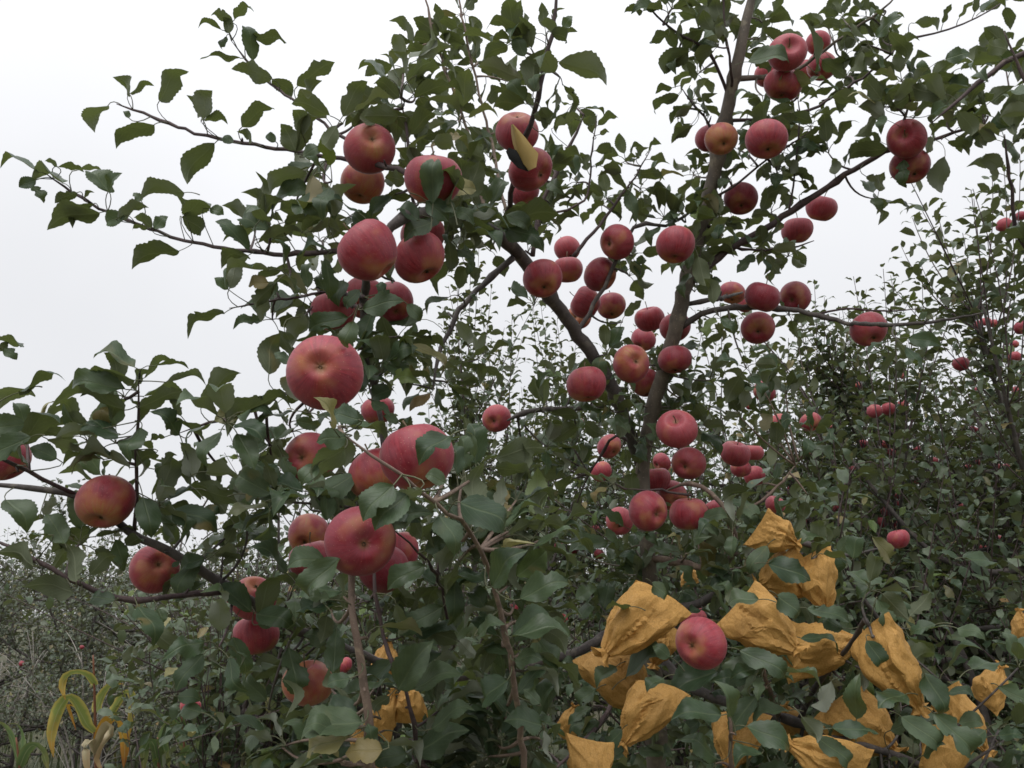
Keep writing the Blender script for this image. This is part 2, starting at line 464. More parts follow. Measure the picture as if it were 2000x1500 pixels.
def ground_material():
    m, ns, ln = new_mat('orchard_ground')
    out = ns.new('ShaderNodeOutputMaterial')
    tc = ns.new('ShaderNodeTexCoord')
    nz = ns.new('ShaderNodeTexNoise'); nz.inputs['Scale'].default_value = 1.4; nz.inputs['Detail'].default_value = 8
    ln(tc.outputs['Object'], nz.inputs['Vector'])
    n2 = ns.new('ShaderNodeTexNoise'); n2.inputs['Scale'].default_value = 14; n2.inputs['Detail'].default_value = 6
    ln(tc.outputs['Object'], n2.inputs['Vector'])
    c = mixc(ns, ln, maprange(ns, ln, nz.outputs['Fac'], 0.4, 0.6), (0.085, 0.066, 0.042), (0.05, 0.065, 0.028))
    c = mixc(ns, ln, maprange(ns, ln, n2.outputs['Fac'], 0.35, 0.7), c, (0.10, 0.10, 0.055))
    bs = ns.new('ShaderNodeBsdfPrincipled'); ln(c, bs.inputs['Base Color']); bs.inputs['Roughness'].default_value = 0.9
    bm = ns.new('ShaderNodeBump'); bm.inputs['Distance'].default_value = 0.05; ln(n2.outputs['Fac'], bm.inputs['Height']); ln(bm.outputs[0], bs.inputs['Normal'])
    ln(bs.outputs[0], out.inputs['Surface'])
    return m
M_GROUND = ground_material()

# ------------------------------------------------------------------ terrain
def ground_z(x, y):
    s = min(1.0, max(0.0, (y - 2.0) / 6.0))
    s = s * s * (3 - 2 * s)
    hill = 0.27 * max(0.0, min(x, 26.0) - 0.6) * s
    return hill + 0.02 * max(0.0, min(y, 60) - 8.0) + 0.04 * math.sin(x * 1.3) * math.cos(y * 0.9)

def make_ground():
    xs = np.concatenate([np.linspace(-90, -14, 16), np.linspace(-12, 16, 57), np.linspace(18, 90, 16)])
    ys = np.concatenate([np.linspace(-30, -4, 8), np.linspace(-3, 25, 57), np.linspace(28, 140, 18)])
    v = [(x, y, ground_z(x, y)) for y in ys for x in xs]
    nx = len(xs)
    f = [(j * nx + i, j * nx + i + 1, (j + 1) * nx + i + 1, (j + 1) * nx + i) for j in range(len(ys) - 1) for i in range(nx - 1)]
    mb = MB(); mb.add(v, f)
    o = add_obj('ground', mb.mesh('ground', [M_GROUND]))
    tag(o, 'sloping orchard ground rising to the right under the trees', None, None, 'structure')
make_ground()
# ------------------------------------------------------------------ apples: photograph x, y, width, eye offset (dx, dy in radii) or None, yellow 0-1, label
AP = [
 # cluster of the large fruit on the near limb
 (722, 290, 99, (.10, -.50), .10, 'round pink red apple hanging above the upper twig, its eye facing out'),
 (708, 357, 86, None, .75, 'brownish yellow apple tucked under the round pink red one'),
 (846, 352, 114, None, .30, 'pink apple with a broad leaf standing upright in front of it'),
 (720, 491, 119, (.75, .65), .22, 'big red apple, left one of the touching pair below the curved limb'),
 (819, 503, 103, (.45, .75), .10, 'speckled red apple, right one of the touching pair below the curved limb'),
 (826, 462, 88, None, .05, 'dark red apple mostly hidden behind the speckled one of the pair'),
 (652, 605, 92, None, .10, 'muted red apple behind hanging leaves just above the largest apple'),
 (712, 582, 84, None, .05, 'shaded red apple behind leaves between the pair and the largest apple'),
 (768, 590, 82, None, .08, 'red apple showing only its edge below the speckled one of the pair'),
 (634, 726, 146, (-.16, -.15), .12, 'largest apple of all, pink red with a deep eye, beside a curled dry leaf'),
 (607, 893, 100, (-.50, .04), .08, 'crimson apple with its eye to the left, below the largest apple'),
 (733, 926, 108, None, .35, 'orange red apple behind the bare pale twig'),
 (815, 893, 142, (.3, .9), .28, 'broad coral red apple with a drooping leaf across its right side'),
 (738, 802, 66, None, .05, 'small dark red apple in shade above the broad coral one'),
 (704, 1057, 135, (.14, .12), .06, 'large red apple facing out with a dark russet eye, two pale leaves over it'),
 (604, 1046, 84, None, .55, 'orange red apple peeping out left of the large one with the russet eye'),
 (612, 1094, 92, None, .22, 'red apple half covered by a dark leaf, lower left of the russet eyed one'),
 (770, 1078, 94, None, .08, 'dull red apple behind the right side of the russet eyed one'),
 (752, 1114, 98, None, .12, 'deep red apple in shade underneath the russet eyed one'),
 (206, 980, 107, (-.10, .82), .50, 'yellow flushed apple partly behind a wide grey green leaf'),
 (302, 1111, 94, (.18, -.26), .15, 'round red apple hanging alone below the lower left limb'),
 (495, 1167, 88, (.1, -.7), .03, 'bright pink red apple with two leaves crossing its front'),
 (500, 1240, 86, None, .15, 'shaded red apple under the bright pink red one, behind grey leaves'),
 (602, 1334, 97, None, .95, 'orange yellow apple low in the leaves, a dark leaf over its top'),
 (14, 897, 86, None, .05, 'dark red apple cut by the left edge of the picture'),
 (372, 1379, 40, None, .05, 'small very dark red apple deep in leaves right of the maize'),
 (672, 1300, 34, None, .10, 'tiny red apple beside the reddish shoot, above the orange yellow one'),
 # top middle
 (1010, 258, 85, (.0, -.95), .05, 'dusky pink apple behind a torn scrap of bag paper'),
 (1036, 331, 89, (.68, .36), .08, 'red apple under the torn scrap of bag paper, eye to the right'),
 (1024, 374, 62, None, .12, 'red apple showing as a sliver under the one with its eye to the right'),
 (1204, 473, 70, (-.62, .12), .14, 'smooth pink red apple with its eye to the left, near the thick diagonal limb'),
 (1319, 478, 76, None, .04, 'deep pink apple close to the trunk with toothed leaves below it'),
 (1060, 545, 78, (.1, .6), .18, 'dull red apple sitting in front of the diagonal limb'),
 (1109, 527, 60, None, .30, 'brownish apple right behind the dull red one on the diagonal limb'),
 (1173, 537, 68, None, .30, 'brown red apple under the smooth one with its eye to the left'),
 (1108, 486, 52, None, .05, 'pale pink apple behind leaves above the diagonal limb'),
 (1144, 592, 64, None, .04, 'crimson apple with a small leaf lying on top, right of the diagonal limb'),
 (1194, 598, 58, None, .45, 'orange apple right of the crimson one with a leaf on top'),
 (1130, 619, 50, (-.4, -.05), .70, 'small amber apple with dark eye touching the diagonal limb'),
 (1269, 623, 58, None, .05, 'red apple left of the trunk with a leaf hanging over it'),
 (1319, 640, 62, None, .10, 'red apple showing on both sides of the trunk'),
 (1256, 664, 48, None, .20, 'pinkish apple behind a curled leaf, left of the trunk'),
 (1233, 710, 74, (.36, -.14), .30, 'rosy apple with a brown eye, left of the lower trunk'),
 (1260, 748, 62, None, .45, 'yellowish red apple between the rosy one and the trunk'),
 (1318, 702, 68, None, .04, 'bright red apple half hidden behind the right side of the trunk'),
 (1145, 750, 78, (.1, .95), .12, 'round coral red apple hanging where the limb leaves the trunk'),
 (970, 817, 55, (-.3, .28), .08, 'small red apple alone at the end of the bare horizontal branch'),
 (1190, 872, 50, None, .12, 'dark pink apple above another at the leafy tip left of the trunk'),
 (1174, 921, 42, None, .20, 'small coral apple hanging lowest at the leafy tip left of the trunk'),
 # lower middle
 (1322, 838, 78, 's-.05,-.62', .02, 'pink red apple showing its stalk hollow, uppermost of those below the trunk fork'),
 (1345, 905, 66, (-.32, .28), .0, 'shiny crimson apple with a smooth oval leaf at its side'),
 (1279, 937, 62, None, .05, 'rosy apple with a leaf hanging over its middle, above a thin dark twig'),
 (1292, 903, 38, None, .02, 'narrow glimpse of pink apple left of the shiny crimson one'),
 (1312, 968, 60, None, .25, 'dark orange apple behind the thin twig'),
 (1266, 998, 77, (.56, .24), .10, 'dusky red apple with its open eye to the lower right'),
 (1345, 1003, 74, None, .32, 'rusty red apple beside the dusky one with the open eye'),
 (1210, 1018, 54, None, .12, 'dark red apple half hidden behind leaves left of the dusky one'),
 (1394, 992, 36, None, .0, 'pink apple piece peeping between leaves right of the rusty one'),
 (1436, 886, 58, None, .12, 'pink apple with leaf shadows in the loose bunch right of the trunk'),
 (1471, 884, 40, None, .02, 'small pink apple at the upper right of the loose bunch'),
 (1447, 915, 40, None, .15, 'darker apple at the bottom of the loose bunch'),
 (1474, 930, 42, (.3, .8), .10, 'tapered coral apple hanging lowest in the loose bunch'),
 (1514, 986, 38, None, .0, 'pink apple half behind a leaf just above the topmost paper bag'),
 (1369, 1256, 98, (-.5, .13), .02, 'clean crimson apple among the paper bags'),
 (1353, 1208, 54, None, .35, 'brownish apple under a leaf behind the clean crimson one'),
 # upper right
 (1537, 103, 73, 's.25,-.5', .02, 'pink apple showing its stalk hollow on top of the upper right bunch'),
 (1529, 166, 72, None, .05, 'red apple with a big green leaf across it in the upper right bunch'),
 (1577, 139, 46, None, .05, 'smaller pink apple in the middle of the upper right bunch'),
 (1604, 130, 58, None, .20, 'dull orange red apple at the right of the upper right bunch'),
 (1498, 146, 50, None, .05, 'purple red apple at the left of the upper right bunch'),
 (1598, 84, 46, None, .05, 'pink apple behind leaves at the top right of the upper right bunch'),
 (1409, 272, 64, (.18, .40), .85, 'yellow orange apple in front of the upper trunk'),
 (1386, 270, 56, None, .05, 'red apple behind the yellow orange one on the upper trunk'),
 (1497, 272, 80, None, .12, 'wide lopsided red apple right of the upper trunk'),
 (1447, 388, 65, None, .08, 'flattened red apple right of the trunk, hanging from a thin twig'),
 (1604, 407, 59, None, .10, 'plain round red apple hanging free under the slanting purple branch'),
 (1557, 450, 60, None, .06, 'dark red apple behind leaves under the slanting purple branch'),
 (1771, 271, 74, 's-.08,-.3', .16, 'upper of two touching apples at the end of the slanting purple branch'),
 (1778, 325, 74, None, .22, 'lower of two touching apples, with a dark leaf across it, at the purple branch end'),
 (1430, 572, 50, None, .45, 'red and yellow apple above the long horizontal branch'),
 (1489, 580, 69, None, .10, 'broad pink apple sitting on the long horizontal branch'),
 (1553, 580, 61, None, .10, 'pink apple with an upright twig before it on the long horizontal branch'),
 (1459, 590, 44, None, .35, 'small orange apple squeezed behind the broad pink one'),
 (1480, 641, 65, (.0, .3), .10, 'red apple with a ragged leaf on it, hanging below the long horizontal branch'),
 (1697, 644, 71, (.3, .7), .04, 'lone crimson apple farther out on the long horizontal branch'),
]
RAD_REAL = 0.041
APD = []      # centre (world), radius, px, py, pixel radius, depth
for (x, y, w, eye, yel, lab) in AP:
    r = RAD_REAL
    d = 2 * r * F / w
    if w < 42: d = min(d, 2.4)
    d = {(1409, 272): 1.79, (1386, 270): 2.02, (1260, 748): 2.02, (1312, 968): 2.06}.get((x, y), d)
    APD.append([x, y, w / 2, d])
for _ in range(12):                      # push fruit that would run into each other apart, the smaller one away from the camera
    for i in range(len(APD)):
        for j in range(i + 1, len(APD)):
            a, b = APD[i], APD[j]
            ra, rb = a[2] * a[3] / F, b[2] * b[3] / F
            dist = np.linalg.norm(px(*a[:2], a[3]) - px(*b[:2], b[3]))
            if dist < (ra + rb) * 0.93:
                far = b if b[2] <= a[2] else a
                far[3] += ((ra + rb) * 0.95 - dist) * 0.7
APD = [(px(a[0], a[1], a[3]), a[2] * a[3] / F, a[0], a[1], a[2], a[3]) for a in APD]

# ------------------------------------------------------------------ paper bags: centre x, y, length, width, angle of the neck (degrees, 90 = up), depth, label
BG = [
 (1240, 1220, 178, 114, 222, 1.50, 'crumpled paper bag with a pointed top, beside the lower trunk'),
 (1212, 1330, 140, 118, 300, 1.56, 'paper bag with a leaf on it, below the crumpled pointed one'),
 (1258, 1398, 146, 94, 232, 1.42, 'smooth paper bag with a slanting upper edge, lowest below the pointed one'),
 (1290, 1258, 90, 66, 250, 1.62, 'paper bag squeezed in shade behind the crumpled pointed one'),
 (1515, 1046, 92, 84, 335, 1.58, 'small round paper bag at the top of the bagged fruit'),
 (1530, 1128, 112, 104, 195, 1.60, 'shaded paper bag under the small round topmost one'),
 (1598, 1140, 118, 84, 280, 1.56, 'upright oval paper bag next to the shaded one, right end of the upper group'),
 (1492, 1224, 156, 120, 322, 1.36, 'bright wrinkled paper bag slanting down right of the crimson apple'),
 (1606, 1264, 148, 108, 10, 1.52, 'wide paper bag under a hanging leaf, behind the bright wrinkled one'),
 (1744, 1306, 176, 112, 298, 1.34, 'largest paper bag, smooth and bright, with a twig bent over its neck'),
 (1690, 1420, 140, 118, 320, 1.50, 'paper bag below the largest one with a toothed leaf in front'),
 (1438, 1448, 118, 98, 250, 1.36, 'paper bag split by a thin stem near the bottom edge'),
 (1612, 1482, 150, 96, 160, 1.28, 'bright paper bag at the bottom edge with a leaf tip hanging on it'),
 (1152, 1512, 150, 96, 270, 1.30, 'flat paper bag cut by the bottom edge below the smooth slanting one'),
 (1885, 1410, 130, 80, 300, 1.48, 'paper bag right of the largest one, behind two broad leaves'),
 (1838, 1490, 150, 90, 250, 1.30, 'paper bag cut by the bottom edge at the lower right'),
 (1936, 1340, 90, 62, 60, 1.80, 'brown shaded paper bag in the leaves near the right edge'),
 (1112, 1410, 66, 46, 70, 1.72, 'small paper bag behind leaves left of the bagged group'),
 (1996, 1222, 60, 44, 90, 1.9, 'paper bag cut by the right edge of the picture'),
 (1546, 1412, 70, 60, 110, 1.62, 'dark shaded paper bag behind leaves in the middle of the bagged group'),
 (752, 1290, 76, 56, 80, 1.75, 'orange paper bag behind a broad leaf right of the reddish shoot'),
 (800, 1374, 78, 62, 100, 1.72, 'orange paper bag behind the thin forked twig'),
 (752, 1396, 90, 60, 70, 1.70, 'orange paper bag behind hanging leaves right of the reddish shoot'),
 (700, 1452, 62, 52, 90, 1.55, 'pale orange paper bag low behind the reddish shoot'),
 (1346, 1122, 44, 34, 90, 2.3, 'tiny paper bag far behind the trunk between leaves'),
 (735, 1492, 60, 46, 80, 1.5, 'orange paper bag low at the bottom edge behind the reddish shoot'),
]

# ------------------------------------------------------------------ limbs of the front tree: name, bark, list of (x, y, width px, depth)
BR = [
 ('trunk', 'B', [(1300, 2460, 51.8, 2.02), (1290, 1900, 43.7, 2.0), (1282, 1500, 37.3, 1.98), (1274, 1250, 34.0, 1.96), (1270, 1120, 30.8, 1.96), (1256, 980, 29.2, 1.97), (1258, 880, 27.5, 1.97), (1280, 780, 28.4, 1.95), (1308, 690, 29.2, 1.93), (1334, 575, 30.0, 1.92), (1362, 465, 28.4, 1.92), (1394, 345, 26.7, 1.9), (1419, 225, 25.1, 1.9), (1441, 115, 22.7, 1.88), (1464, 20, 17.8, 1.88), (1484, -70, 13.0, 1.88)]),
 ('branch', 'L', [(1250, 905, 22.2, 1.98), (1222, 820, 25.2, 1.93), (1182, 730, 25.9, 1.88), (1130, 655, 25.9, 1.84), (1085, 592, 25.9, 1.8), (1042, 535, 25.9, 1.75), (1005, 486, 26.6, 1.7), (960, 452, 25.2, 1.56), (905, 428, 22.2, 1.42), (845, 415, 20.7, 1.3), (792, 422, 19.2, 1.2), (765, 440, 17.8, 1.18), (738, 490, 16.3, 1.19), (712, 560, 13.3, 1.28), (708, 640, 11.1, 1.3), (722, 730, 10.4, 1.28), (745, 820, 9.6, 1.28), (740, 920, 8.9, 1.26), (690, 1010, 5.2, 1.2)]),
 ('branch', 'L', [(1003, 503, 13.3, 1.7), (945, 555, 11.7, 1.68), (897, 607, 10.9, 1.65), (872, 656, 9.4, 1.63), (854, 700, 8.6, 1.6), (846, 760, 7.0, 1.56)]),
 ('branch', 'T', [(806, 380, 14.0, 1.24), (792, 335, 12.1, 1.26), (690, 315, 9.3, 1.3), (600, 300, 8.4, 1.33), (500, 285, 7.4, 1.36), (430, 272, 7.4, 1.38), (380, 258, 6.5, 1.4), (330, 240, 6.0, 1.42), (280, 222, 5.6, 1.44), (228, 203, 4.7, 1.46)]),
 ('branch', 'T', [(742, 470, 12.1, 1.2), (690, 488, 11.2, 1.25), (560, 497, 9.3, 1.3), (480, 490, 8.4, 1.33), (420, 480, 7.4, 1.36), (360, 470, 7.0, 1.38), (310, 453, 6.5, 1.4), (260, 435, 6.5, 1.42), (210, 415, 6.0, 1.44), (160, 388, 5.6, 1.46), (125, 365, 4.7, 1.47), (88, 338, 3.7, 1.48)]),
 ('branch', 'T', [(755, 325, 8.4, 1.28), (690, 283, 6.5, 1.34), (632, 242, 6.0, 1.38), (582, 202, 5.6, 1.42), (545, 175, 5.1, 1.45), (510, 150, 4.7, 1.47), (480, 115, 3.7, 1.49), (452, 80, 2.8, 1.5)]),
 ('branch', 'T', [(806, 390, 7.4, 1.25), (801, 330, 6.5, 1.26), (794, 270, 5.6, 1.27), (783, 190, 3.7, 1.28)]),
 ('branch', 'T', [(985, 445, 12.1, 1.6), (1006, 340, 10.2, 1.5), (1026, 272, 10.2, 1.42), (1044, 217, 10.2, 1.4), (1062, 133, 9.3, 1.4), (1082, 40, 8.4, 1.4), (1090, -50, 7.4, 1.4)]),
 ('branch', 'S', [(950, 440, 8.4, 1.62), (930, 310, 6.5, 1.7), (909, 241, 5.6, 1.72), (888, 185, 5.6, 1.74), (863, 115, 4.7, 1.75), (846, 63, 4.7, 1.76), (832, 0, 3.7, 1.78), (822, -60, 2.8, 1.8)]),
 ('branch', 'S', [(990, 440, 7.4, 1.66), (965, 300, 5.6, 1.75), (945, 220, 5.1, 1.77), (928, 150, 4.7, 1.79), (914, 90, 4.7, 1.8), (897, 0, 3.7, 1.82), (890, -50, 2.8, 1.82)]),
 ('branch', 'T', [(1040, 500, 10.2, 1.74), (1052, 420, 8.4, 1.76), (1085, 340, 7.4, 1.78), (1126, 259, 5.6, 1.8), (1140, 225, 3.7, 1.8)]),
 ('branch', 'T', [(1052, 425, 5.6, 1.76), (1140, 390, 4.7, 1.8), (1155, 310, 3.7, 1.82), (1166, 224, 2.8, 1.83)]),
 ('branch', 'T', [(1120, 500, 8.4, 1.8), (1200, 400, 5.6, 1.84), (1240, 345, 3.7, 1.86), (1272, 290, 2.8, 1.87)]),
 ('branch', 'L', [(1128, 648, 9.3, 1.84), (1180, 560, 8.4, 1.86), (1240, 445, 7.4, 1.86), (1300, 440, 6.5, 1.88), (1366, 402, 8.4, 1.91)]),
 ('branch', 'L', [(1270, 1175, 20.5, 1.96), (1150, 1262, 18.6, 1.86), (1000, 1305, 17.7, 1.74), (860, 1322, 16.7, 1.62), (735, 1290, 15.8, 1.52), (650, 1255, 15.8, 1.45), (560, 1222, 15.8, 1.38), (500, 1182, 16.7, 1.33), (430, 1137, 18.6, 1.3), (380, 1105, 17.7, 1.28), (330, 1080, 16.7, 1.26), (250, 1040, 14.9, 1.24), (200, 985, 14.0, 1.23), (150, 967, 13.0, 1.22), (60, 955, 12.1, 1.2), (-60, 945, 11.2, 1.2)]),
 ('branch', 'T', [(500, 1182, 11.2, 1.33), (430, 1158, 10.2, 1.28), (360, 1163, 10.2, 1.22), (300, 1173, 11.2, 1.17), (230, 1170, 11.2, 1.14), (160, 1145, 10.2, 1.12), (100, 1110, 9.3, 1.1), (40, 1075, 8.4, 1.1), (-30, 1050, 7.4, 1.1)]),
 ('branch', 'T', [(262, 1045, 8.4, 1.25), (266, 962, 7.4, 1.23), (270, 850, 6.5, 1.2), (271, 745, 4.7, 1.18)]),
 ('branch', 'T', [(150, 966, 8.4, 1.22), (80, 935, 8.4, 1.18), (30, 905, 8.4, 1.15), (-40, 880, 7.4, 1.12)]),
 ('branch', 'T', [(720, 735, 9.3, 1.28), (640, 775, 7.4, 1.24), (546, 770, 6.5, 1.2), (455, 815, 5.6, 1.22), (410, 825, 4.7, 1.23), (350, 846, 3.7, 1.24)]),
 ('branch', 'T', [(712, 580, 8.4, 1.24), (640, 570, 6.5, 1.47), (609, 576, 5.6, 1.42), (518, 591, 4.7, 1.27), (448, 602, 3.7, 1.28)]),
 ('branch', 'T', [(705, 600, 7.4, 1.2), (650, 590, 5.6, 1.49), (618, 600, 4.7, 1.46), (590, 618, 3.7, 1.23)]),
 ('branch', 'S', [(690, 2050, 27.9, 1.3), (725, 1620, 19.5, 1.02), (720, 1480, 18.6, 0.96), (718, 1420, 17.7, 0.95), (711, 1340, 16.7, 0.95), (698, 1250, 14.9, 0.95), (688, 1180, 13.0, 0.96), (682, 1120, 11.2, 0.98), (688, 1050, 7.4, 1.02)]),
 ('branch', 'S', [(1030, 1560, 14.0, 1.05), (1005, 1338, 11.2, 0.98), (985, 1232, 10.2, 0.95), (966, 1152, 9.3, 0.93), (935, 1072, 8.8, 0.9), (905, 1012, 8.8, 0.86), (876, 1002, 8.4, 0.85), (820, 958, 8.4, 0.82), (780, 924, 7.4, 0.81), (726, 890, 7.0, 0.8), (670, 848, 5.6, 0.81)]),
 ('branch', 'T', [(820, 1490, 8.4, 1.1), (812, 1450, 8.4, 1.08), (800, 1380, 7.4, 1.06), (790, 1340, 7.4, 1.06), (748, 1240, 7.4, 1.1), (735, 1160, 8.4, 1.1), (728, 1080, 8.4, 1.12)]),
 ('branch', 'T', [(876, 1230, 6.5, 1.2), (866, 1160, 5.6, 1.18), (830, 1090, 5.6, 1.08), (770, 1036, 5.6, 1.0)]),
 ('branch', 'L', [(1328, 640, 14.9, 1.92), (1370, 612, 12.1, 1.9), (1420, 602, 11.2, 1.88), (1480, 599, 11.2, 1.92), (1540, 604, 10.2, 1.9), (1600, 618, 9.3, 1.86), (1650, 630, 8.4, 1.82), (1700, 634, 8.4, 1.72), (1760, 634, 7.4, 1.78), (1840, 625, 6.5, 1.8), (1925, 610, 5.6, 1.82)]),
 ('branch', 'L', [(1343, 594, 9.3, 1.92), (1400, 583, 9.3, 1.95), (1450, 571, 8.4, 2.2)]),
 ('branch', 'T', [(1600, 613, 4.7, 1.86), (1650, 603, 4.2, 1.84), (1720, 606, 3.7, 1.82), (1800, 603, 3.3, 1.8)]),
 ('branch', 'T', [(1340, 560, 14.9, 1.94), (1415, 493, 14.9, 1.95), (1475, 458, 14.0, 1.93), (1545, 413, 13.0, 1.9), (1601, 374, 12.1, 1.87), (1667, 332, 11.2, 1.83), (1727, 297, 10.2, 1.79), (1752, 270, 6.5, 1.74), (1768, 225, 4.7, 1.72), (1790, 165, 3.7, 1.72)]),
 ('branch', 'T', [(1727, 297, 7.4, 1.79), (1807, 277, 6.5, 1.8), (1900, 250, 5.6, 1.78), (2000, 227, 4.7, 1.76), (2060, 212, 4.7, 1.75)]),
 ('branch', 'T', [(1417, 236, 8.4, 1.9), (1480, 233, 6.5, 1.9), (1540, 228, 6.5, 1.88), (1600, 205, 5.6, 1.86), (1650, 175, 4.7, 1.84), (1700, 140, 4.7, 1.82), (1740, 105, 3.7, 1.8), (1775, 65, 2.8, 1.8)]),
 ('branch', 'B', [(1430, 155, 12.1, 1.9), (1480, 150, 10.2, 1.93), (1540, 142, 8.4, 1.98), (1590, 115, 6.5, 1.98), (1632, 82, 5.6, 1.95), (1685, 45, 5.6, 1.92), (1720, 21, 4.7, 1.9), (1770, -30, 3.7, 1.88)]),
 ('branch', 'T', [(1424, 190, 7.4, 1.9), (1387, 108, 5.6, 1.86), (1335, 73, 4.7, 1.84), (1300, 45, 4.2, 1.82), (1252, 0, 3.7, 1.8), (1225, -35, 2.8, 1.8)]),
 ('branch', 'T', [(1400, 300, 6.5, 1.9), (1384, 241, 4.7, 1.86), (1352, 203, 3.7, 1.84), (1331, 171, 2.8, 1.83)]),
 ('branch', 'T', [(1428, 180, 6.5, 1.9), (1430, 140, 5.6, 1.84), (1419, 87, 4.7, 1.82), (1412, 0, 3.7, 1.8), (1408, -50, 2.8, 1.8)]),
 ('branch', 'T', [(1541, 412, 4.7, 1.9), (1552, 343, 3.7, 1.9), (1562, 245, 3.3, 1.9), (1558, 190, 2.8, 1.9)]),
 ('branch', 'T', [(1380, 395, 6.5, 1.91), (1430, 365, 4.7, 1.9), (1480, 325, 4.2, 1.88), (1540, 285, 3.7, 1.86), (1580, 258, 2.8, 1.86)]),
 ('branch', 'T', [(1372, 430, 5.6, 1.92), (1420, 478, 5.6, 1.96), (1480, 488, 4.7, 1.98), (1540, 485, 4.7, 2.0), (1590, 470, 3.7, 2.0)]),
 ('branch', 'L', [(1196, 770, 13.0, 1.92), (1178, 792, 11.2, 1.92), (1120, 797, 11.2, 1.9), (1060, 800, 10.2, 1.88), (1010, 812, 9.3, 1.86), (990, 822, 5.6, 1.86)]),
 ('branch', 'T', [(1248, 880, 7.4, 1.97), (1205, 850, 5.6, 1.98), (1180, 880, 5.6, 2.0), (1150, 925, 3.7, 2.02)]),
 ('branch', 'S', [(1265, 1090, 13.0, 1.96), (1330, 1100, 13.0, 1.9), (1410, 1110, 12.1, 1.8), (1436, 1060, 11.2, 1.76), (1420, 1010, 10.2, 1.75), (1392, 965, 9.3, 1.76), (1348, 945, 8.4, 1.8), (1300, 958, 5.6, 1.86)]),
 ('branch', 'T', [(1350, 968, 5.6, 1.75), (1290, 958, 4.7, 1.7), (1222, 955, 3.7, 1.7)]),
 ('branch', 'S', [(1420, 1010, 7.4, 1.76), (1470, 990, 5.6, 1.74), (1520, 950, 4.7, 1.76), (1560, 900, 3.7, 1.8)]),
 ('branch', 'L', [(1272, 1195, 20.5, 1.96), (1320, 1190, 18.6, 1.88), (1380, 1172, 16.7, 1.78), (1450, 1120, 14.9, 1.7), (1480, 1075, 13.0, 1.66), (1560, 1060, 10.2, 1.64), (1640, 1085, 8.4, 1.64), (1720, 1070, 5.6, 1.66)]),
 ('branch', 'L', [(1274, 1260, 22.3, 1.96), (1330, 1330, 20.5, 1.86), (1420, 1372, 18.6, 1.74), (1520, 1400, 16.7, 1.62), (1640, 1440, 14.9, 1.5), (1760, 1480, 13.0, 1.4), (1900, 1530, 11.2, 1.3)]),
 ('branch', 'L', [(1560, 1412, 13.0, 1.6), (1600, 1330, 11.2, 1.55), (1660, 1260, 9.3, 1.46), (1690, 1212, 8.4, 1.38), (1704, 1244, 7.4, 1.33)]),
 ('branch', 'S', [(1436, 1600, 11.2, 1.34), (1430, 1500, 9.3, 1.28), (1428, 1420, 7.4, 1.27), (1420, 1360, 5.6, 1.27)]),
 ('branch', 'S', [(1520, 1400, 11.2, 1.62), (1500, 1340, 9.3, 1.5), (1480, 1270, 7.4, 1.46), (1440, 1230, 5.6, 1.42)]),
 ('branch', 'T', [(1274, 1240, 13.0, 1.96), (1230, 1290, 11.2, 1.8), (1180, 1400, 9.3, 1.66), (1120, 1470, 7.4, 1.5), (1060, 1520, 5.6, 1.4)]),
]
# the neighbour that reaches in at the upper right
BR2 = [
 ('trunk', 'B', [(2380, 2700, 70, 1.9), (2360, 1700, 60, 1.85), (2320, 900, 50, 1.8), (2230, 420, 36, 1.7)]),
 ('branch', 'T', [(2236, 440, 20.5, 1.7), (2120, 70, 14.9, 1.62), (2000, 105, 11.2, 1.6), (1930, 147, 9.3, 1.6), (1862, 203, 6.5, 1.6), (1820, 240, 3.7, 1.6)]),
 ('branch', 'T', [(2290, 640, 18.6, 1.75), (2120, 330, 11.2, 1.5), (2020, 190, 9.3, 1.45), (1985, 120, 5.6, 1.45), (1960, 60, 3.7, 1.45)]),
 ('branch', 'T', [(2320, 800, 16.7, 1.78), (2150, 560, 11.2, 1.7), (2000, 480, 8.4, 1.7), (1970, 330, 5.6, 1.66), (1962, 262, 3.7, 1.64)]),
]

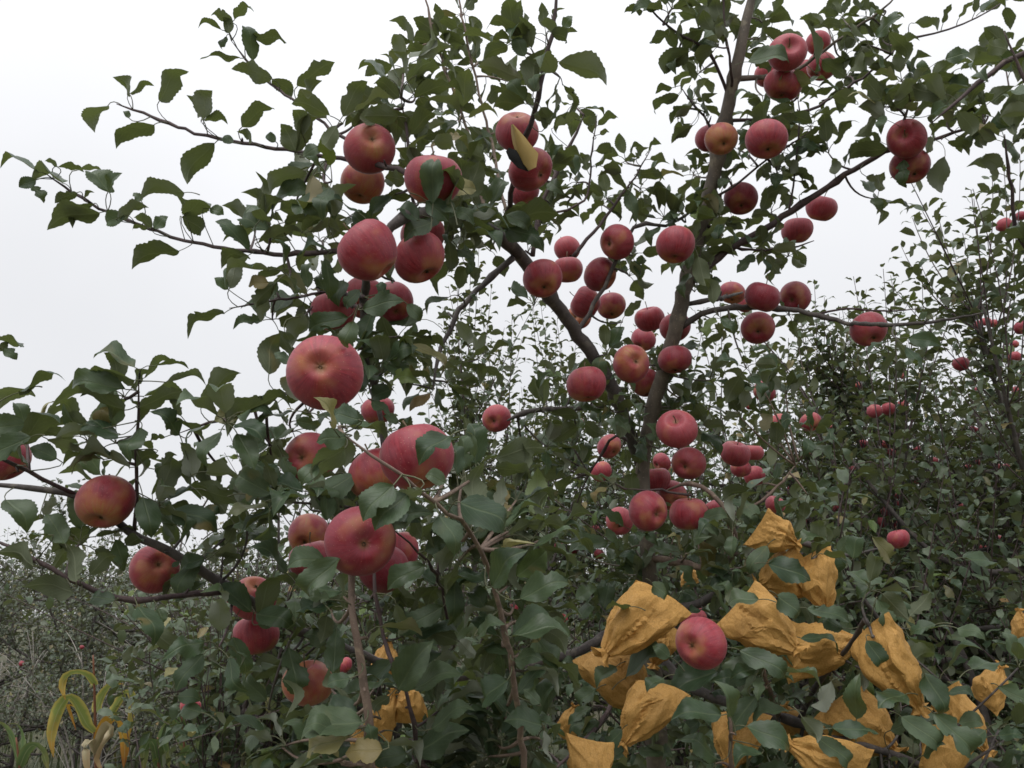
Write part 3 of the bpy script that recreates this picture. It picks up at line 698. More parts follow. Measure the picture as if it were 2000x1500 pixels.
# ------------------------------------------------------------------ leaves placed one by one: crop origin x, y, scale, then (base x, base y, tip x, tip y, facing)
# facing: 0 = edge on with the upper side up, +90 = upper side to the camera, -90 = underside to the camera
HL = [
 (0, 0, .35, [
  (1310,110,1418,68,-35),(1300,128,1175,88,-45),(1282,185,1238,92,-60),(1238,168,1104,162,-8),(1262,205,1245,280,40),(1412,335,1350,155,65),(1405,222,1603,245,-25),(1338,325,1113,332,-28),
  (1515,442,1290,385,-55),(1520,440,1622,560,-55),(1660,482,1870,347,-45),(1750,586,1664,512,-40),(1752,586,1800,450,-35),(720,522,628,430,-60),(726,520,862,480,-22),(890,562,1055,400,-58),
  (602,590,530,742,-48),(860,695,648,832,-50),(720,660,690,622,60),(1132,668,1040,530,-60),(1137,664,1188,505,-55),(1140,668,1272,695,-40),(1350,710,1535,612,-52),(1405,790,1320,735,-60),
  (1198,800,1045,1030,-68),(1300,795,1240,770,60),(1540,792,1485,755,70),(1650,840,1566,690,-70),(1690,752,1632,612,-55),(1650,840,1798,640,-38),(1690,868,1805,838,60),(1702,955,1512,1095,-45),
  (216,960,0,942,-10),(320,932,248,900,-30),(325,930,470,962,-40),(430,950,575,962,-30),(348,1022,170,1010,-35),(200,1005,105,1045,75),(180,1040,245,1135,60),(430,1075,305,1135,-60),
  (555,1188,262,1285,-58),(470,1108,528,1075,-40),(520,1140,405,1275,-50),(604,1066,497,968,60),(606,1066,684,965,55),(695,1205,595,1245,70),(660,1215,832,1160,-45),(1028,1075,778,1122,-42),
  (790,1125,745,1075,70),(1030,1195,985,1090,-60),(1030,1200,1172,1150,-40),(1020,1212,1112,1305,-60),(1170,1165,1250,1200,65),(860,1275,938,1208,60),(822,1275,738,1290,-30),(850,1270,745,1215,-40),(1000,1400,735,1505,-50),
  (1392,1395,1200,1235,60),(1500,1290,1345,1262,55),(1440,1352,1705,1308,-32),(1540,1092,1752,1082,60),(1760,1050,1870,1120,60),(1450,1230,1600,1125,-50),(1560,1170,1700,1210,-30),(1385,1425,1235,1500,-55),
  (1640,1130,1790,1200,70),(1850,1200,1990,1030,-55),(1790,1050,1860,1240,60),(1690,1290,1800,1225,-40),(1730,1290,1900,1300,-30),
 ]),
 (650, 0, .35, [
  (315,440,140,390,-12),(370,545,225,470,-58),(365,650,172,650,-72),(415,450,548,345,-45),(455,540,662,490,-50),(432,752,590,645,-50),(1265,345,1528,478,-52),(1120,512,1190,268,-60),(1052,440,805,372,-58),
  (1072,580,893,612,-40),(1052,190,855,172,-35),(1108,270,1035,92,-55),(1070,312,1010,215,65),(1250,165,1160,125,-50),(1215,180,1295,245,-50),(1285,155,1338,90,65),(1075,560,978,462,75),(722,238,590,212,-50),
  (532,295,402,295,-48),(545,225,450,222,-50),(692,152,588,125,-40),(780,165,820,115,-50),(800,300,760,190,-55),(1640,1065,1472,985,-35),(1640,1060,1692,1245,72),(960,1268,1178,1412,62),(930,1262,1268,1200,-42),
  (1018,1242,1235,1240,-18),(868,1135,820,1022,70),(885,1135,980,1020,55),(560,1135,585,885,75),(550,1240,398,1352,62),(790,1190,640,1340,60),(725,1060,592,960,-48),(842,885,728,845,-70),(660,1130,590,955,-40),
  (590,1140,690,1180,60),(905,1000,800,935,-30),(700,900,860,930,-60),(450,640,575,610,-40),(400,1010,290,990,-70),(385,890,430,820,-60),(1420,950,1380,850,-70),(1450,740,1380,670,-40),(1480,700,1595,660,-30),(1490,750,1545,740,-40),
  (1470,840,1560,855,-50),(1340,620,1380,580,-60),(1240,710,1390,700,-40),(1465,920,1570,895,-40),(1510,930,1610,970,-50),(1710,970,1840,970,-45),(1630,900,1700,880,-30),(1760,850,1835,805,-30),(1770,890,1860,905,-30),(1700,870,1730,820,-50),
  (1755,1110,1880,1070,-40),(340,610,420,780,-50),(1730,60,1625,72,-45),(1870,195,1780,245,-50),(1990,280,1850,415,-58),(1895,490,1800,525,-40),(1930,530,1805,640,-45),(1990,590,1885,690,-40),(1995,700,1890,800,-48),
  (610,270,520,330,-50),(640,230,600,170,-60),(655,330,720,250,-60),(760,240,800,180,-50),(470,420,600,380,-40),(850,340,920,290,-40),(690,420,590,370,-40),(860,560,960,500,-60),(800,520,740,450,-60),
  (480,860,560,800,-30),(700,760,600,720,-50),(560,790,680,840,-40),(1120,640,1210,690,-60),(1160,600,1210,700,-60),(1180,720,1230,640,-50),(640,1350,720,1260,-60),
 ]),
 (650, 0, .35, [(600,1200,420,1260,60),(640,1180,790,1262,60),(760,1220,910,1330,62),(520,1120,645,1235,65),(830,1180,690,1245,60),(890,1255,755,1160,55),(965,1200,1090,1290,60),(1010,1330,880,1260,50),(480,1230,360,1180,50)]),
 (550, 500, .2, [(650,600,265,742,62),(800,520,1195,440,60),(1225,470,1355,640,65),(985,590,1030,1005,-62),(1345,620,990,690,60),(600,240,562,500,66),(430,30,452,425,62),(1040,1020,1335,900,60),(700,640,640,900,60),(880,560,800,850,60),(760,880,1000,960,55),(820,1080,780,1330,66),(1000,1000,1180,1280,62),(1080,1300,880,1420,60),(760,330,640,520,66),(1040,420,900,300,60),(1290,880,1420,1050,-50),(880,1420,1060,1560,60)]),
 (1300, 0, .35, [
  (812,470,632,445,-72),(460,345,690,355,40),(872,335,1015,440,-62),(930,330,1045,430,-55),(1058,582,920,552,-50),(1330,890,1345,1050,72),(1560,872,1540,1078,-62),(945,975,930,880,-62),(1120,985,1192,1020,-62),(1235,830,1028,925,-42),
  (1225,665,1072,598,-60),(1282,600,1165,572,-40),(1580,785,1695,870,-62),(1790,745,1790,815,-60),(1735,358,1742,248,-58),(1388,130,1518,178,-42),(1992,480,1955,760,-65),(155,700,32,802,-42),(62,530,0,575,-42),(152,590,25,695,-40),
  (242,645,292,520,-35),(130,290,8,412,-60),(1300,450,1158,420,-30),(1320,500,1235,525,-20),(1430,460,1545,470,-30),(560,640,450,560,-20),(850,400,750,90,-10),(860,130,745,108,-35),(1250,180,1330,360,-50),(1090,260,1160,380,-60),(1280,260,1420,230,-40),
  (500,350,580,420,-60),(480,620,540,660,-40),(700,640,820,690,-60),(820,640,920,640,-40),(760,560,850,550,-40),(770,800,900,830,-40),(780,880,870,870,-30),(480,920,590,890,-35),(670,880,600,930,-60),(540,950,560,1010,-60),(740,960,660,900,-60),
  (650,1050,570,1100,-60),(760,1080,850,1060,-30),(790,760,880,730,-40),(350,1000,300,1060,60),(320,1050,390,940,-60),(40,1200,110,1100,-50),(110,1110,195,1110,-40),(250,1200,370,1210,-30),(330,1250,280,1320,-50),
  (1250,600,1500,560,-60),(1390,640,1500,580,-50),(1150,820,1060,800,-40),(1200,790,1130,740,-50),(1660,700,1820,650,-30),(1560,330,1700,300,60),(1580,460,1690,480,70),(1480,640,1590,590,60),(1840,330,1960,360,70),(1650,380,1720,370,-60),(1500,420,1630,460,-50),
  (1780,60,1900,40,-30),(1890,190,1940,220,-50),(1830,250,1780,270,-40),(1890,770,1930,930,30),(2000,580,1830,575,-10),(1500,770,1460,850,-50),(1700,740,1780,690,-40),(1850,740,1940,750,-30),
 ]),
 (0, 500, .35, [
  (1252,318,1048,465,-48),(1480,232,1460,368,-62),(1715,215,1540,112,-52),(1500,150,1388,165,60),(1690,320,1628,515,-68),(1500,660,1565,428,-62),(1625,600,1530,540,60),(1590,425,1620,500,-60),(1272,185,1195,122,60),(1280,180,1390,0,-60),
  (752,622,520,572,18),(805,680,982,602,-30),(862,612,1055,632,-18),(752,692,470,700,-30),(700,745,400,745,55),(930,705,1152,728,-20),(780,845,1032,758,-42),(695,860,270,860,-42),(560,960,600,840,60),(1132,835,1348,655,-42),(1010,892,938,800,-50),
  (1000,1000,835,868,58),(970,905,1142,1050,-15),(565,965,305,1022,-52),(790,960,730,1155,58),(105,762,368,700,-10),(170,740,0,855,-55),(145,940,-60,980,70),(120,1035,335,935,-40),(315,1130,165,1070,70),(725,1180,375,1195,-42),(1080,1240,1000,1040,-62),
  (905,1170,990,1112,-60),(1062,1285,888,1212,-50),(1150,1205,1342,1245,-30),(1262,1435,1080,1268,-58),(798,1345,845,1575,78),(30,1360,150,1550,62),(245,1445,312,1345,-50),(1525,795,1268,1010,-50),(1340,870,1195,920,68),
  (170,1010,-40,1130,66),(130,1150,-30,1090,-50),(0,470,115,510,-20),(20,520,95,580,65),(0,530,50,480,-60),(660,1000,450,1010,20),(870,1100,760,1180,-60),(920,1010,840,1040,-50),(1150,1310,1340,1420,-30),(1580,1120,1620,1260,70),(1390,1140,1560,1280,60),(1370,1330,1600,1390,65),(1480,1330,1340,1300,-50),
 ]),
 (0, 975, .35, [
  (500,160,285,300,-62),(425,460,370,250,-60),(412,520,130,490,-72),(178,370,-30,300,-62),(500,420,650,320,-60),(640,225,690,405,65),(770,600,855,830,58),(1090,330,1020,565,58),(1140,330,1010,400,60),(1430,640,1640,740,62),(1400,625,1185,500,60),(1450,640,1560,440,-50),
  (1300,770,1360,980,75),(990,1100,1120,1125,60),(1120,1190,1010,1180,60),(1610,830,1640,1090,72),(960,60,1215,190,60),(1240,160,1420,110,-40),(1500,20,1590,90,60),(1330,300,1250,380,-60),(1270,240,1390,100,-50),(1200,300,1330,330,-50),(860,740,980,930,-30),(1040,950,1150,840,60),(880,610,900,700,60),
  (640,560,510,580,62),(270,200,170,230,-40),(1700,460,1520,480,-35),(1440,700,1600,640,65),(1000,350,960,380,60),(1130,60,1230,80,60),(700,260,800,240,-40),
 ]),
 (500, 780, .2, [
  (1340,840,1045,1195,66),(1480,930,1160,1285,68),(955,730,600,1050,62),(1890,365,1590,650,58),(870,475,575,815,-55),(1000,200,760,190,55),(850,110,1010,300,62),(1390,230,1240,160,60),(600,640,450,850,60),(880,370,590,420,72),(1850,820,1650,750,62),
  (1610,870,1380,1040,-60),
 ]),
 (550, 975, .35, [
  (240,335,30,390,62),(800,372,590,510,64),(1330,560,1602,470,60),(1175,485,1375,285,62),(650,1060,850,790,70),(740,1060,1015,985,60),(1205,965,905,935,-20),(1285,770,1610,775,30),(740,1425,1050,1290,60),(380,868,175,930,-10),(450,1245,105,1350,50),
  (565,1400,355,1420,68),(270,560,150,560,66),(330,330,150,540,62),(600,140,850,80,64),(880,90,960,320,66),(1000,20,1240,190,55),(640,590,650,760,-40),(900,600,640,760,70),(800,290,920,250,70),(500,1390,480,1250,60),(700,1420,520,1480,60),(620,900,500,1080,50),
  (300,1290,130,1280,60),(840,1280,1080,1180,60),(1300,900,1460,900,60),(1570,1010,1430,960,80),(980,1100,860,1240,60),(1260,1010,1160,1150,55),(600,1100,520,1200,-50),(380,1000,250,1040,60),(300,700,180,760,60),(620,40,780,130,70),
  (1700,1000,1590,920,60),(1440,1140,1350,1060,60),(1450,1260,1240,1240,60),(250,800,120,760,62),(830,1000,960,1060,58),(1100,760,1250,700,50),(940,500,1060,420,60),(1820,240,1600,330,55),(1640,560,1760,500,60),
 ]),
 (1050, 975, .35, [
  (985,640,838,640,20),(950,430,888,220,64),(1000,960,748,1115,62),(1130,845,1375,1005,66),(1175,875,1045,1070,58),(1025,1205,742,1235,52),(1215,1105,1075,1315,64),(1165,1270,1405,1400,58),(1000,1450,788,1345,62),(490,1000,755,890,30),(438,935,330,1060,55),(1285,350,1432,420,62),
  (1235,560,1060,600,35),(885,485,760,375,62),(1160,245,1050,320,58),(1280,260,1180,420,64),(800,300,620,310,40),(610,360,450,320,40),(910,110,1070,110,60),(1010,190,920,160,55),(1150,20,1230,140,62),(480,150,350,60,60),(380,160,450,280,60),(520,600,380,620,-20),
  (780,620,880,560,58),(1080,470,960,520,60),(1090,490,1180,420,55),(740,880,640,820,62),(300,1160,170,1260,60),(340,1240,180,1320,50),(330,1060,240,1160,62),(470,1290,420,1400,55),(560,1400,760,1440,60),(900,1240,830,1330,62),(1180,1180,1280,1130,40),
  (170,440,0,560,58),(180,760,10,700,40),(230,660,320,600,55),(1330,1000,1420,960,50),(1340,1440,1440,1380,62),(640,470,700,560,50),(1250,1420,1100,1500,50),(700,1000,610,1080,45),(860,1480,1000,1500,60),
 ]),
 (1400, 975, .35, [
  (285,360,525,455,64),(505,610,745,700,55),(470,775,672,865,22),(838,790,890,925,60),(780,1225,800,970,66),(640,1280,905,1310,52),(565,1330,705,1495,66),(475,1215,560,1365,-45),(1205,1195,1015,1270,50),(1210,1195,1385,1430,64),(1030,1215,1210,1400,60),(1160,975,1250,1200,64),
  (1575,1045,1714,1190,55),(870,210,930,350,58),(600,210,460,260,50),(760,330,820,220,55),(900,560,920,700,62),(880,480,790,560,60),(1340,720,1500,790,50),(1220,700,1080,760,50),(1060,500,900,600,45),(1200,480,1130,330,40),(1380,330,1530,390,40),(1420,950,1560,930,40),
  (1290,1080,1440,1120,30),(1500,1290,1420,1400,60),(1570,1320,1714,1330,50),(1150,1430,1280,1370,40),(1350,1250,1490,1260,60),(400,1180,200,1260,40),(1050,1090,900,1170,50),(130,60,190,150,62),(200,50,60,20,40),(340,540,440,660,62),(700,720,560,690,55),(970,1290,1130,1270,50),
 ]),
]
HL_OLD = [   # dry or yellowed leaves
 (500, 780, .2, [(760,290,560,-20,40),(1700,-60,1500,120,60),(1690,-160,1720,-330,40)]),
 (550, 975, .35, [(1200,468,1425,250,20),(380,1330,140,1440,50),(320,1440,180,1360,50)]),
]
# ------------------------------------------------------------------ leaf blades
def leaf_blade(seed, nseg, ncol, wid, arch, fold, wave, bites, twist, serr):
    """unit blade along +x (base 0, tip 1), upper side +z"""
    r = random.Random(seed)
    tk = [0, .04, .12, .24, .38, .52, .66, .79, .89, .96, 1.0]
    wk = [.04, .38, .70, .92, 1.0, .97, .83, .60, .34, .13, .0]
    ts = np.linspace(0, 1, nseg + 1)
    ph = r.uniform(0, 6)
    cuts = [(r.uniform(.15, .9), r.choice((-1, 1)), r.uniform(.2, .75), r.uniform(.035, .11)) for _ in range(bites)]
    asym = r.uniform(-.08, .08)
    v, uv = [], []
    for i, t in enumerate(ts):
        w0 = np.interp(t, tk, wk)
        w = w0 * wid * 0.5
        for c in range(-ncol, ncol + 1):
            q = c / ncol
            ww = w * (1 + asym * (1 if c > 0 else -1))
            if abs(c) == ncol and 0 < i < nseg:
                for ct, cs, cd, cw in cuts:
                    if cs * c > 0: ww *= 1 - cd * math.exp(-((t - ct) / cw) ** 2)
                ww *= 1 - (serr if i % 2 else 0) * r.uniform(.6, 1.3)
            y = q * ww
            z = arch * (4 * t * (1 - t)) * 0.5 - arch * 0.35 * math.sin(math.pi * 2 * t) * 0.5
            z += fold * abs(y) * (1 - .5 * abs(q)) + wave * math.sin(t * 11 + ph + (2 if c > 0 else 0)) * q * q * 0.5 * min(1, 4 * (1 - t))
            tw = twist * (t - 0.3)
            x = t + (abs(y) * 0.16 if 0 < t < 1 else 0)
            v.append((x, y * math.cos(tw), z + y * math.sin(tw)))
            uv.append((t, 0.5 + q * 0.5 * w0))
    n = 2 * ncol + 1
    f = [(i * n + c, (i + 1) * n + c, (i + 1) * n + c + 1, i * n + c + 1) for i in range(nseg) for c in range(n - 1)]
    return np.array(v), f, np.array(uv)

def blades(n, nseg, ncol, seed, serr=0.10):
    r = random.Random(seed)
    return [leaf_blade(seed * 100 + k, nseg, ncol, r.uniform(.47, .62), r.choice((.14, .24, .34, .45, .56)), r.choice((-.4, .2, .5, .8, 1.1)),
                       r.uniform(.04, .15), r.choice((0, 0, 0, 1, 2, 3)), r.uniform(-.8, .8), serr) for k in range(n)]
B_NEAR = blades(16, 20, 2, 3, .085)
B_MID = blades(10, 6, 1, 5)
B_FAR = blades(6, 3, 1, 6, 0.0)
BLADE_ME = {}
def blade_mesh(kind, k, mat):
    key = (kind, k, mat.name)
    if key not in BLADE_ME:
        v, f, uv = {'near': B_NEAR, 'mid': B_MID, 'far': B_FAR}[kind][k]
        mb = MB(); mb.add(v, f, uv)
        BLADE_ME[key] = mb.mesh('leaf_blade', [mat])
    return BLADE_ME[key]

def leaf_mat(Bp, Tp, n, wid=1.0):
    a = Tp - Bp; Lc = np.linalg.norm(a); a = a / Lc
    n = nrm(n - a * (a @ n)); b = np.cross(n, a)
    M = np.eye(4)
    M[:3, 0], M[:3, 1], M[:3, 2], M[:3, 3] = a * Lc, b * Lc * wid, n * Lc, Bp
    return M

def leaf_area(M):
    c = M[:3, 3] + 0.5 * M[:3, 0]
    x, y, d = proj(c)
    if d < 0.1 or not (-20 < x < 2020 and -20 < y < 1520): return 0.0
    A = np.cross(M[:3, 0], M[:3, 1])
    return abs(A @ nrm(c - CAM)) * (F / d) ** 2

def put_leaves(root, leaves, kind, nparts, mats):
    """leaves: list of (matrix, blade index, material index). The largest in view become parts, the rest one mass."""
    base = np.array(root.location)
    order = sorted(range(len(leaves)), key=lambda i: -leaf_area(leaves[i][0]))
    parts = [i for i in order[:nparts] if leaf_area(leaves[i][0]) > 40]
    ps = set(parts)
    for i in parts:
        M, k, mi = leaves[i]
        M = M.copy(); M[:3, 3] -= base
        add_obj('leaf', blade_mesh(kind, k, mats[mi]), root, Matrix(M.tolist()))
    rest = [i for i in range(len(leaves)) if i not in ps]
    if rest:
        mb = MB()
        src = {'near': B_NEAR, 'mid': B_MID, 'far': B_FAR}[kind]
        for i in rest:
            M, k, mi = leaves[i]
            v, f, uv = src[k]
            mb.add(v @ M[:3, :3].T + (M[:3, 3] - base), f, uv, R.random(), mi)
        o = add_obj('foliage', mb.mesh('foliage', mats), root)
        o['kind'] = 'stuff'

# ------------------------------------------------------------------ front tree
BARKS = {'B': M_BARK, 'L': M_LIMB, 'T': M_TWIG, 'S': M_SHOOT}
class Limb: pass
def limbs_of(spec):
    out = []
    for name, bk, pts in spec:
        l = Limb(); l.name, l.bark = name, bk
        l.pts, l.rad = smooth_path([px(x, y, d) for x, y, w, d in pts], [w * d / F / 2 for x, y, w, d in pts[:-1]] + [pts[-1][2] * pts[-1][3] / F / 2 * .45], 0.02)
        # small crooks and swellings at the buds
        for i in range(2, len(l.pts) - 2):
            l.pts[i] = l.pts[i] + NR.normal(0, 0.0013, 3)
            if R.random() < 0.16: l.rad[i] *= R.uniform(1.15, 1.4)
        l.mb = MB()
        tube(l.mb, l.pts, l.rad, 10 if max(l.rad) > 0.012 else 7, 0, 0, 0.06)
        l.s = np.array([(*proj(p), *p) for p in l.pts])
        out.append(l)
    return out

LIMBS = limbs_of(BR)
LS = np.concatenate([np.c_[l.s, np.full(len(l.s), i)] for i, l in enumerate(LIMBS)])
def near_limb(x, y, d=None, limbs=LS, jitter=0.0):
    q = (limbs[:, 0] - x) ** 2 + (limbs[:, 1] - y) ** 2
    if d is not None: q = q + ((limbs[:, 2] - d) * 500) ** 2
    if jitter: q = q * (1 + jitter * NR.random(len(q)))
    return limbs[int(np.argmin(q))]

def front_depth(pts2, d):
    """depth that brings a leaf in front of the fruit and bags that the photograph shows behind it"""
    for c, r, ax, ay, ar, ad in APD:
        for (x, y) in pts2:
            if (x - ax) ** 2 + (y - ay) ** 2 < (ar * 0.92) ** 2:
                d = min(d, ad - r * math.sqrt(max(0.05, 1 - ((x - ax) ** 2 + (y - ay) ** 2) / ar ** 2)) - 0.006)
                break
    for (bx, by, bl, bw, ba, bd, lab) in BG:
        for (x, y) in pts2:
            if (x - bx) ** 2 + (y - by) ** 2 < (bl * 0.42) ** 2: d = min(d, bd - bw * 0.40 * bd / F - 0.005)
    return d

def petiole(limb, Bp, a, Lc):
    """thin stalk from the blade base back to the limb"""
    s = limb.s
    q = ((s[:, 3:6] - Bp) ** 2).sum(1)
    k = int(np.argmin(q)); p = s[k, 3:6]
    if math.sqrt(q[k]) > 0.075: p = Bp - a * 0.028 + np.array([0, 0, -0.010])
    c = Bp - a * min(0.03, 0.45 * np.linalg.norm(Bp - p))
    tube(limb.mb, bez(p, c, Bp, 5), [0.001, .0009, .0008, .0008, .0008], 4, 1, 0, 0, False)

MAIN_LEAVES = []
def hand_leaf(ox, oy, s, q, mi):
    bx, by, tx, ty, fc = q
    bx, by, tx, ty = ox + bx * s, oy + by * s, ox + tx * s, oy + ty * s
    li = near_limb(bx, by)
    d = li[2] - R.uniform(.012, .05)
    mid = [(bx + (tx - bx) * t, by + (ty - by) * t) for t in (.05, .35, .65, .95)]
    d = max(0.62, front_depth(mid, d))
    limg = math.hypot(tx - bx, ty - by) * d / F
    L0 = 0.070
    dd = min(math.sqrt(max(0, L0 * L0 - limg * limg)), limg * 0.8) * R.choice((-1, 1))
    Bp = px(bx, by, d); Tp = px(tx, ty, d + dd * 0.6 if abs(fc) < 60 else d + dd * .3)
    a = nrm(Tp - Bp)
    view = nrm((Bp + Tp) / 2 - CAM)
    up = nrm(np.cross(a, view))
    if up[2] < 0: up = -up
    f = math.radians(fc + R.uniform(-6, 6))
    n = math.cos(f) * up - math.sin(f) * view
    w = (min(1.35, max(0.8, 0.062 / max(limg, .03))) if limg < .062 else 1.0) * (.62 if mi == 1 else 1)
    MAIN_LEAVES.append((leaf_mat(Bp, Tp, n, w * R.uniform(.92, 1.12)), R.randrange(len(B_NEAR)), mi))
    petiole(LIMBS[int(li[6])], Bp, a, limg)

for ox, oy, s, qs in HL:
    for q in qs: hand_leaf(ox, oy, s, q, 0)
for ox, oy, s, qs in HL_OLD:
    for q in qs: hand_leaf(ox, oy, s, q, 1)
N_HAND = len(MAIN_LEAVES)

# how many spurs of leaves stand in each 100-pixel square of the photograph
GRID = """
0 0 0 0 0 0 0 0 2 1 2 0 0 3 4 3 4 3 0 1
0 0 0 0 0 0 0 1 2 2 1 0 0 2 3 3 3 1 1 1
0 0 0 0 0 0 2 2 3 2 2 1 0 2 3 3 1 2 2 2
0 0 0 0 0 1 2 2 3 3 3 2 2 2 3 2 0 1 0 0
0 0 0 0 0 2 2 2 4 3 3 3 3 3 3 2 0 0 0 0
0 0 0 0 0 2 2 3 1 0 1 3 4 4 2 1 0 0 0 0
0 0 0 0 0 1 1 4 1 0 0 3 4 2 2 1 1 1 0 0
0 0 1 0 0 0 1 4 3 1 1 3 7 3 2 1 0 0 0 0
1 1 1 0 1 2 2 3 3 2 2 3 7 3 2 1 0 0 0 0
0 1 1 1 2 3 3 3 3 2 2 3 6 4 3 1 0 0 0 0
0 1 1 2 3 3 3 3 3 2 2 2 4 4 4 3 1 0 0 0
0 0 1 1 2 3 3 3 2 2 1 2 4 4 3 3 2 0 0 0
0 0 0 0 2 3 3 3 3 2 2 2 2 3 3 3 3 1 0 0
0 0 0 0 0 2 3 4 4 3 3 2 2 3 3 3 3 3 1 1
0 0 0 0 0 2 4 4 4 4 4 4 4 4 4 4 4 4 3 2
0 0 0 0 0 1 3 4 4 4 4 4 4 4 4 4 4 4 3 2
"""
GRID = [[int(c) for c in r.split()] for r in GRID.strip().splitlines()]
OPEN = [(1318, 640, 34, 1.9), (1425, 160, 20, 1.86), (1085, 592, 34, 1.75), (1020, 505, 30, 1.68),
        (945, 555, 20, 1.6), (897, 607, 20, 1.6), (870, 660, 16, 1.6), (775, 430, 22, 1.12), (700, 1210, 22, .9), (705, 1300, 22, .9), (716, 1400, 20, .9), (965, 1150, 14, .9), (985, 1230, 14, .9), (1000, 1310, 12, .9), (780, 924, 24, .75), (830, 965, 24, .75), (1060, 800, 16, 1.85),
        (1380, 610, 16, 1.85), (1430, 603, 16, 1.85), (1620, 625, 20, 1.75), (1760, 632, 26, 1.7), (1640, 345, 26, 1.75), (1690, 320, 26, 1.7), (500, 500, 30, 1.2), (350, 600, 90, 1), (1180, 120, 70, 1), (1250, 200, 70, 1), (650, 80, 90, 1), (560, 400, 20, 1), (390, 1060, 14, 1.2), (420, 1120, 16, 1.2), (430, 1000, 30, 1.2)]
def clear_of_fruit(M):
    ps = [M[:3, 3] + t * M[:3, 0] + u * M[:3, 1] for t, u in ((.1, 0), (.4, .28), (.4, -.28), (.7, .2), (.7, -.2), (1, 0))]
    for p in ps:
        x, y, d = proj(p)
        for c, r, ax, ay, ar, ad in APD:
            q = (x - ax) ** 2 + (y - ay) ** 2
            if q < (ar * 0.95) ** 2 and d < ad: return False
            if q < (ar * 1.3) ** 2 and np.linalg.norm(p - c) < r * 1.03: return False
        for (bx, by, bl, bw, ba, bd, lab) in BG:
            q = (x - bx) ** 2 + (y - by) ** 2
            if q < (bl * 0.46) ** 2 and d < bd + 0.06: return False
        for (ox, oy, orr, od) in OPEN:
            if (x - ox) ** 2 + (y - oy) ** 2 < orr ** 2: return False
    return True

def spur_leaf(P, dirv, upn, L0, mi, limb, leaves, pet=None, check=True):
    pet = pet if pet is not None else L0 * R.uniform(.25, .45)
    Bp = P + nrm(dirv + np.array([0, 0, .35])) * pet
    a = nrm(dirv + np.array([0, 0, R.uniform(-.45, .25)]))
    Tp = Bp + a * L0
    n = upn + NR.normal(0, .50, 3)
    M = leaf_mat(Bp, Tp, n, R.uniform(.88, 1.12))
    if check and not clear_of_fruit(M): return False
    leaves.append((M, R.randrange(16), mi))
    if limb is not None:
        tube(limb.mb, bez(P, Bp - a * pet * .5, Bp, 4), [.001, .0009, .0008, .0008], 4, 1, 0, 0, False)
    return True

for gy, row in enumerate(GRID):
    for gx, cnt in enumerate(row):
        for _ in range(cnt):
            for attempt in range(3):
                x, y = (gx + R.random()) * 100, (gy + R.random()) * 100
                li = near_limb(x, y, jitter=1.2)
                limb = LIMBS[int(li[6])]
                d = max(1.12 if y > 700 and 520 < x < 1150 else .9, li[2] + R.gauss(0.05, .09))
                P = px(x, y, d)
                Q = li[3:6]
                if np.linalg.norm(P - Q) < .32: break
            else:
                continue
            mid = (P + Q) / 2 + np.array([0, 0, R.uniform(-.12, .06)]) * np.linalg.norm(P - Q) + NR.normal(0, .012, 3)
            tw = bez(Q, mid, P, 8)
            if any((proj(p)[0] - ax) ** 2 + (proj(p)[1] - ay) ** 2 < (ar * .95) ** 2 and proj(p)[2] < ad + .02 for p in tw[1:] for c, r, ax, ay, ar, ad in APD): continue
            ln = np.linalg.norm(P - Q)
            made = 0
            tdir = nrm(tw[-1] - tw[-2])
            n0 = R.randint(5, 7)
            a0 = R.uniform(0, 6.3)
            side = nrm(np.cross(tdir, [.2, .1, 1.0])); oth = np.cross(side, tdir)
            for k in range(n0):
                an = a0 + k * 2.4
                dv = nrm(tdir * R.uniform(.1, .9) + (side * math.cos(an) + oth * math.sin(an)))
                made += spur_leaf(P, dv, np.array([0, 0, 1.0]) + .3 * tdir, R.uniform(.042, .074), 2 if R.random() < .015 else 1 if R.random() < .012 else 0, limb, MAIN_LEAVES)
            for t in np.arange(.35, .9, .045 / max(ln, .05)):
                k = min(7, int(t * 7)); pp = tw[k] + (tw[min(k + 1, 7)] - tw[k]) * (t * 7 - k)
                an = a0 + t * 40
                dv = nrm(tdir * .5 + side * math.cos(an) + oth * math.sin(an))
                made += spur_leaf(pp, dv, np.array([0, 0, 1.0]), R.uniform(.040, .066), 0, limb, MAIN_LEAVES)
            if made:
                tube(limb.mb, tw, list(np.linspace(.0028, .0015, 8)), 5, 0, 0, .1)

# bud spurs and short dead stubs along the bare twigs
for l in LIMBS:
    if l.name == 'trunk' or max(l.rad) > .02: continue
    for i in range(3, len(l.pts) - 2):
        if R.random() < .13:
            p = l.pts[i]; dv = nrm(NR.normal(0, 1, 3) + np.array([0, 0, .5])); ln = R.uniform(.006, .016)
            tube(l.mb, [p, p + dv * (l.rad[i] + ln * .6), p + dv * (l.rad[i] + ln)], [.0022, .0018, .0006], 5, 0, 0, .1)

tree_base = Vector(LIMBS[0].pts[0].tolist())
main = tag(empty('apple_tree', tree_base), 'nearest apple tree, its grey trunk and spreading limbs loaded with large red apples', 'apple tree', 'apple trees of the orchard')
for l in LIMBS:
    for i in range(len(l.mb.v)): l.mb.v[i] = l.mb.v[i] - np.array(tree_base)
    add_obj(l.name, l.mb.mesh(l.name, [BARKS[l.bark], M_PETIOLE]), main)
put_leaves(main, MAIN_LEAVES, 'near', 300, [M_LEAF, M_LEAF_OLD, M_LEAF_YOUNG])
print('front tree leaves', len(MAIN_LEAVES), 'by hand', N_HAND)

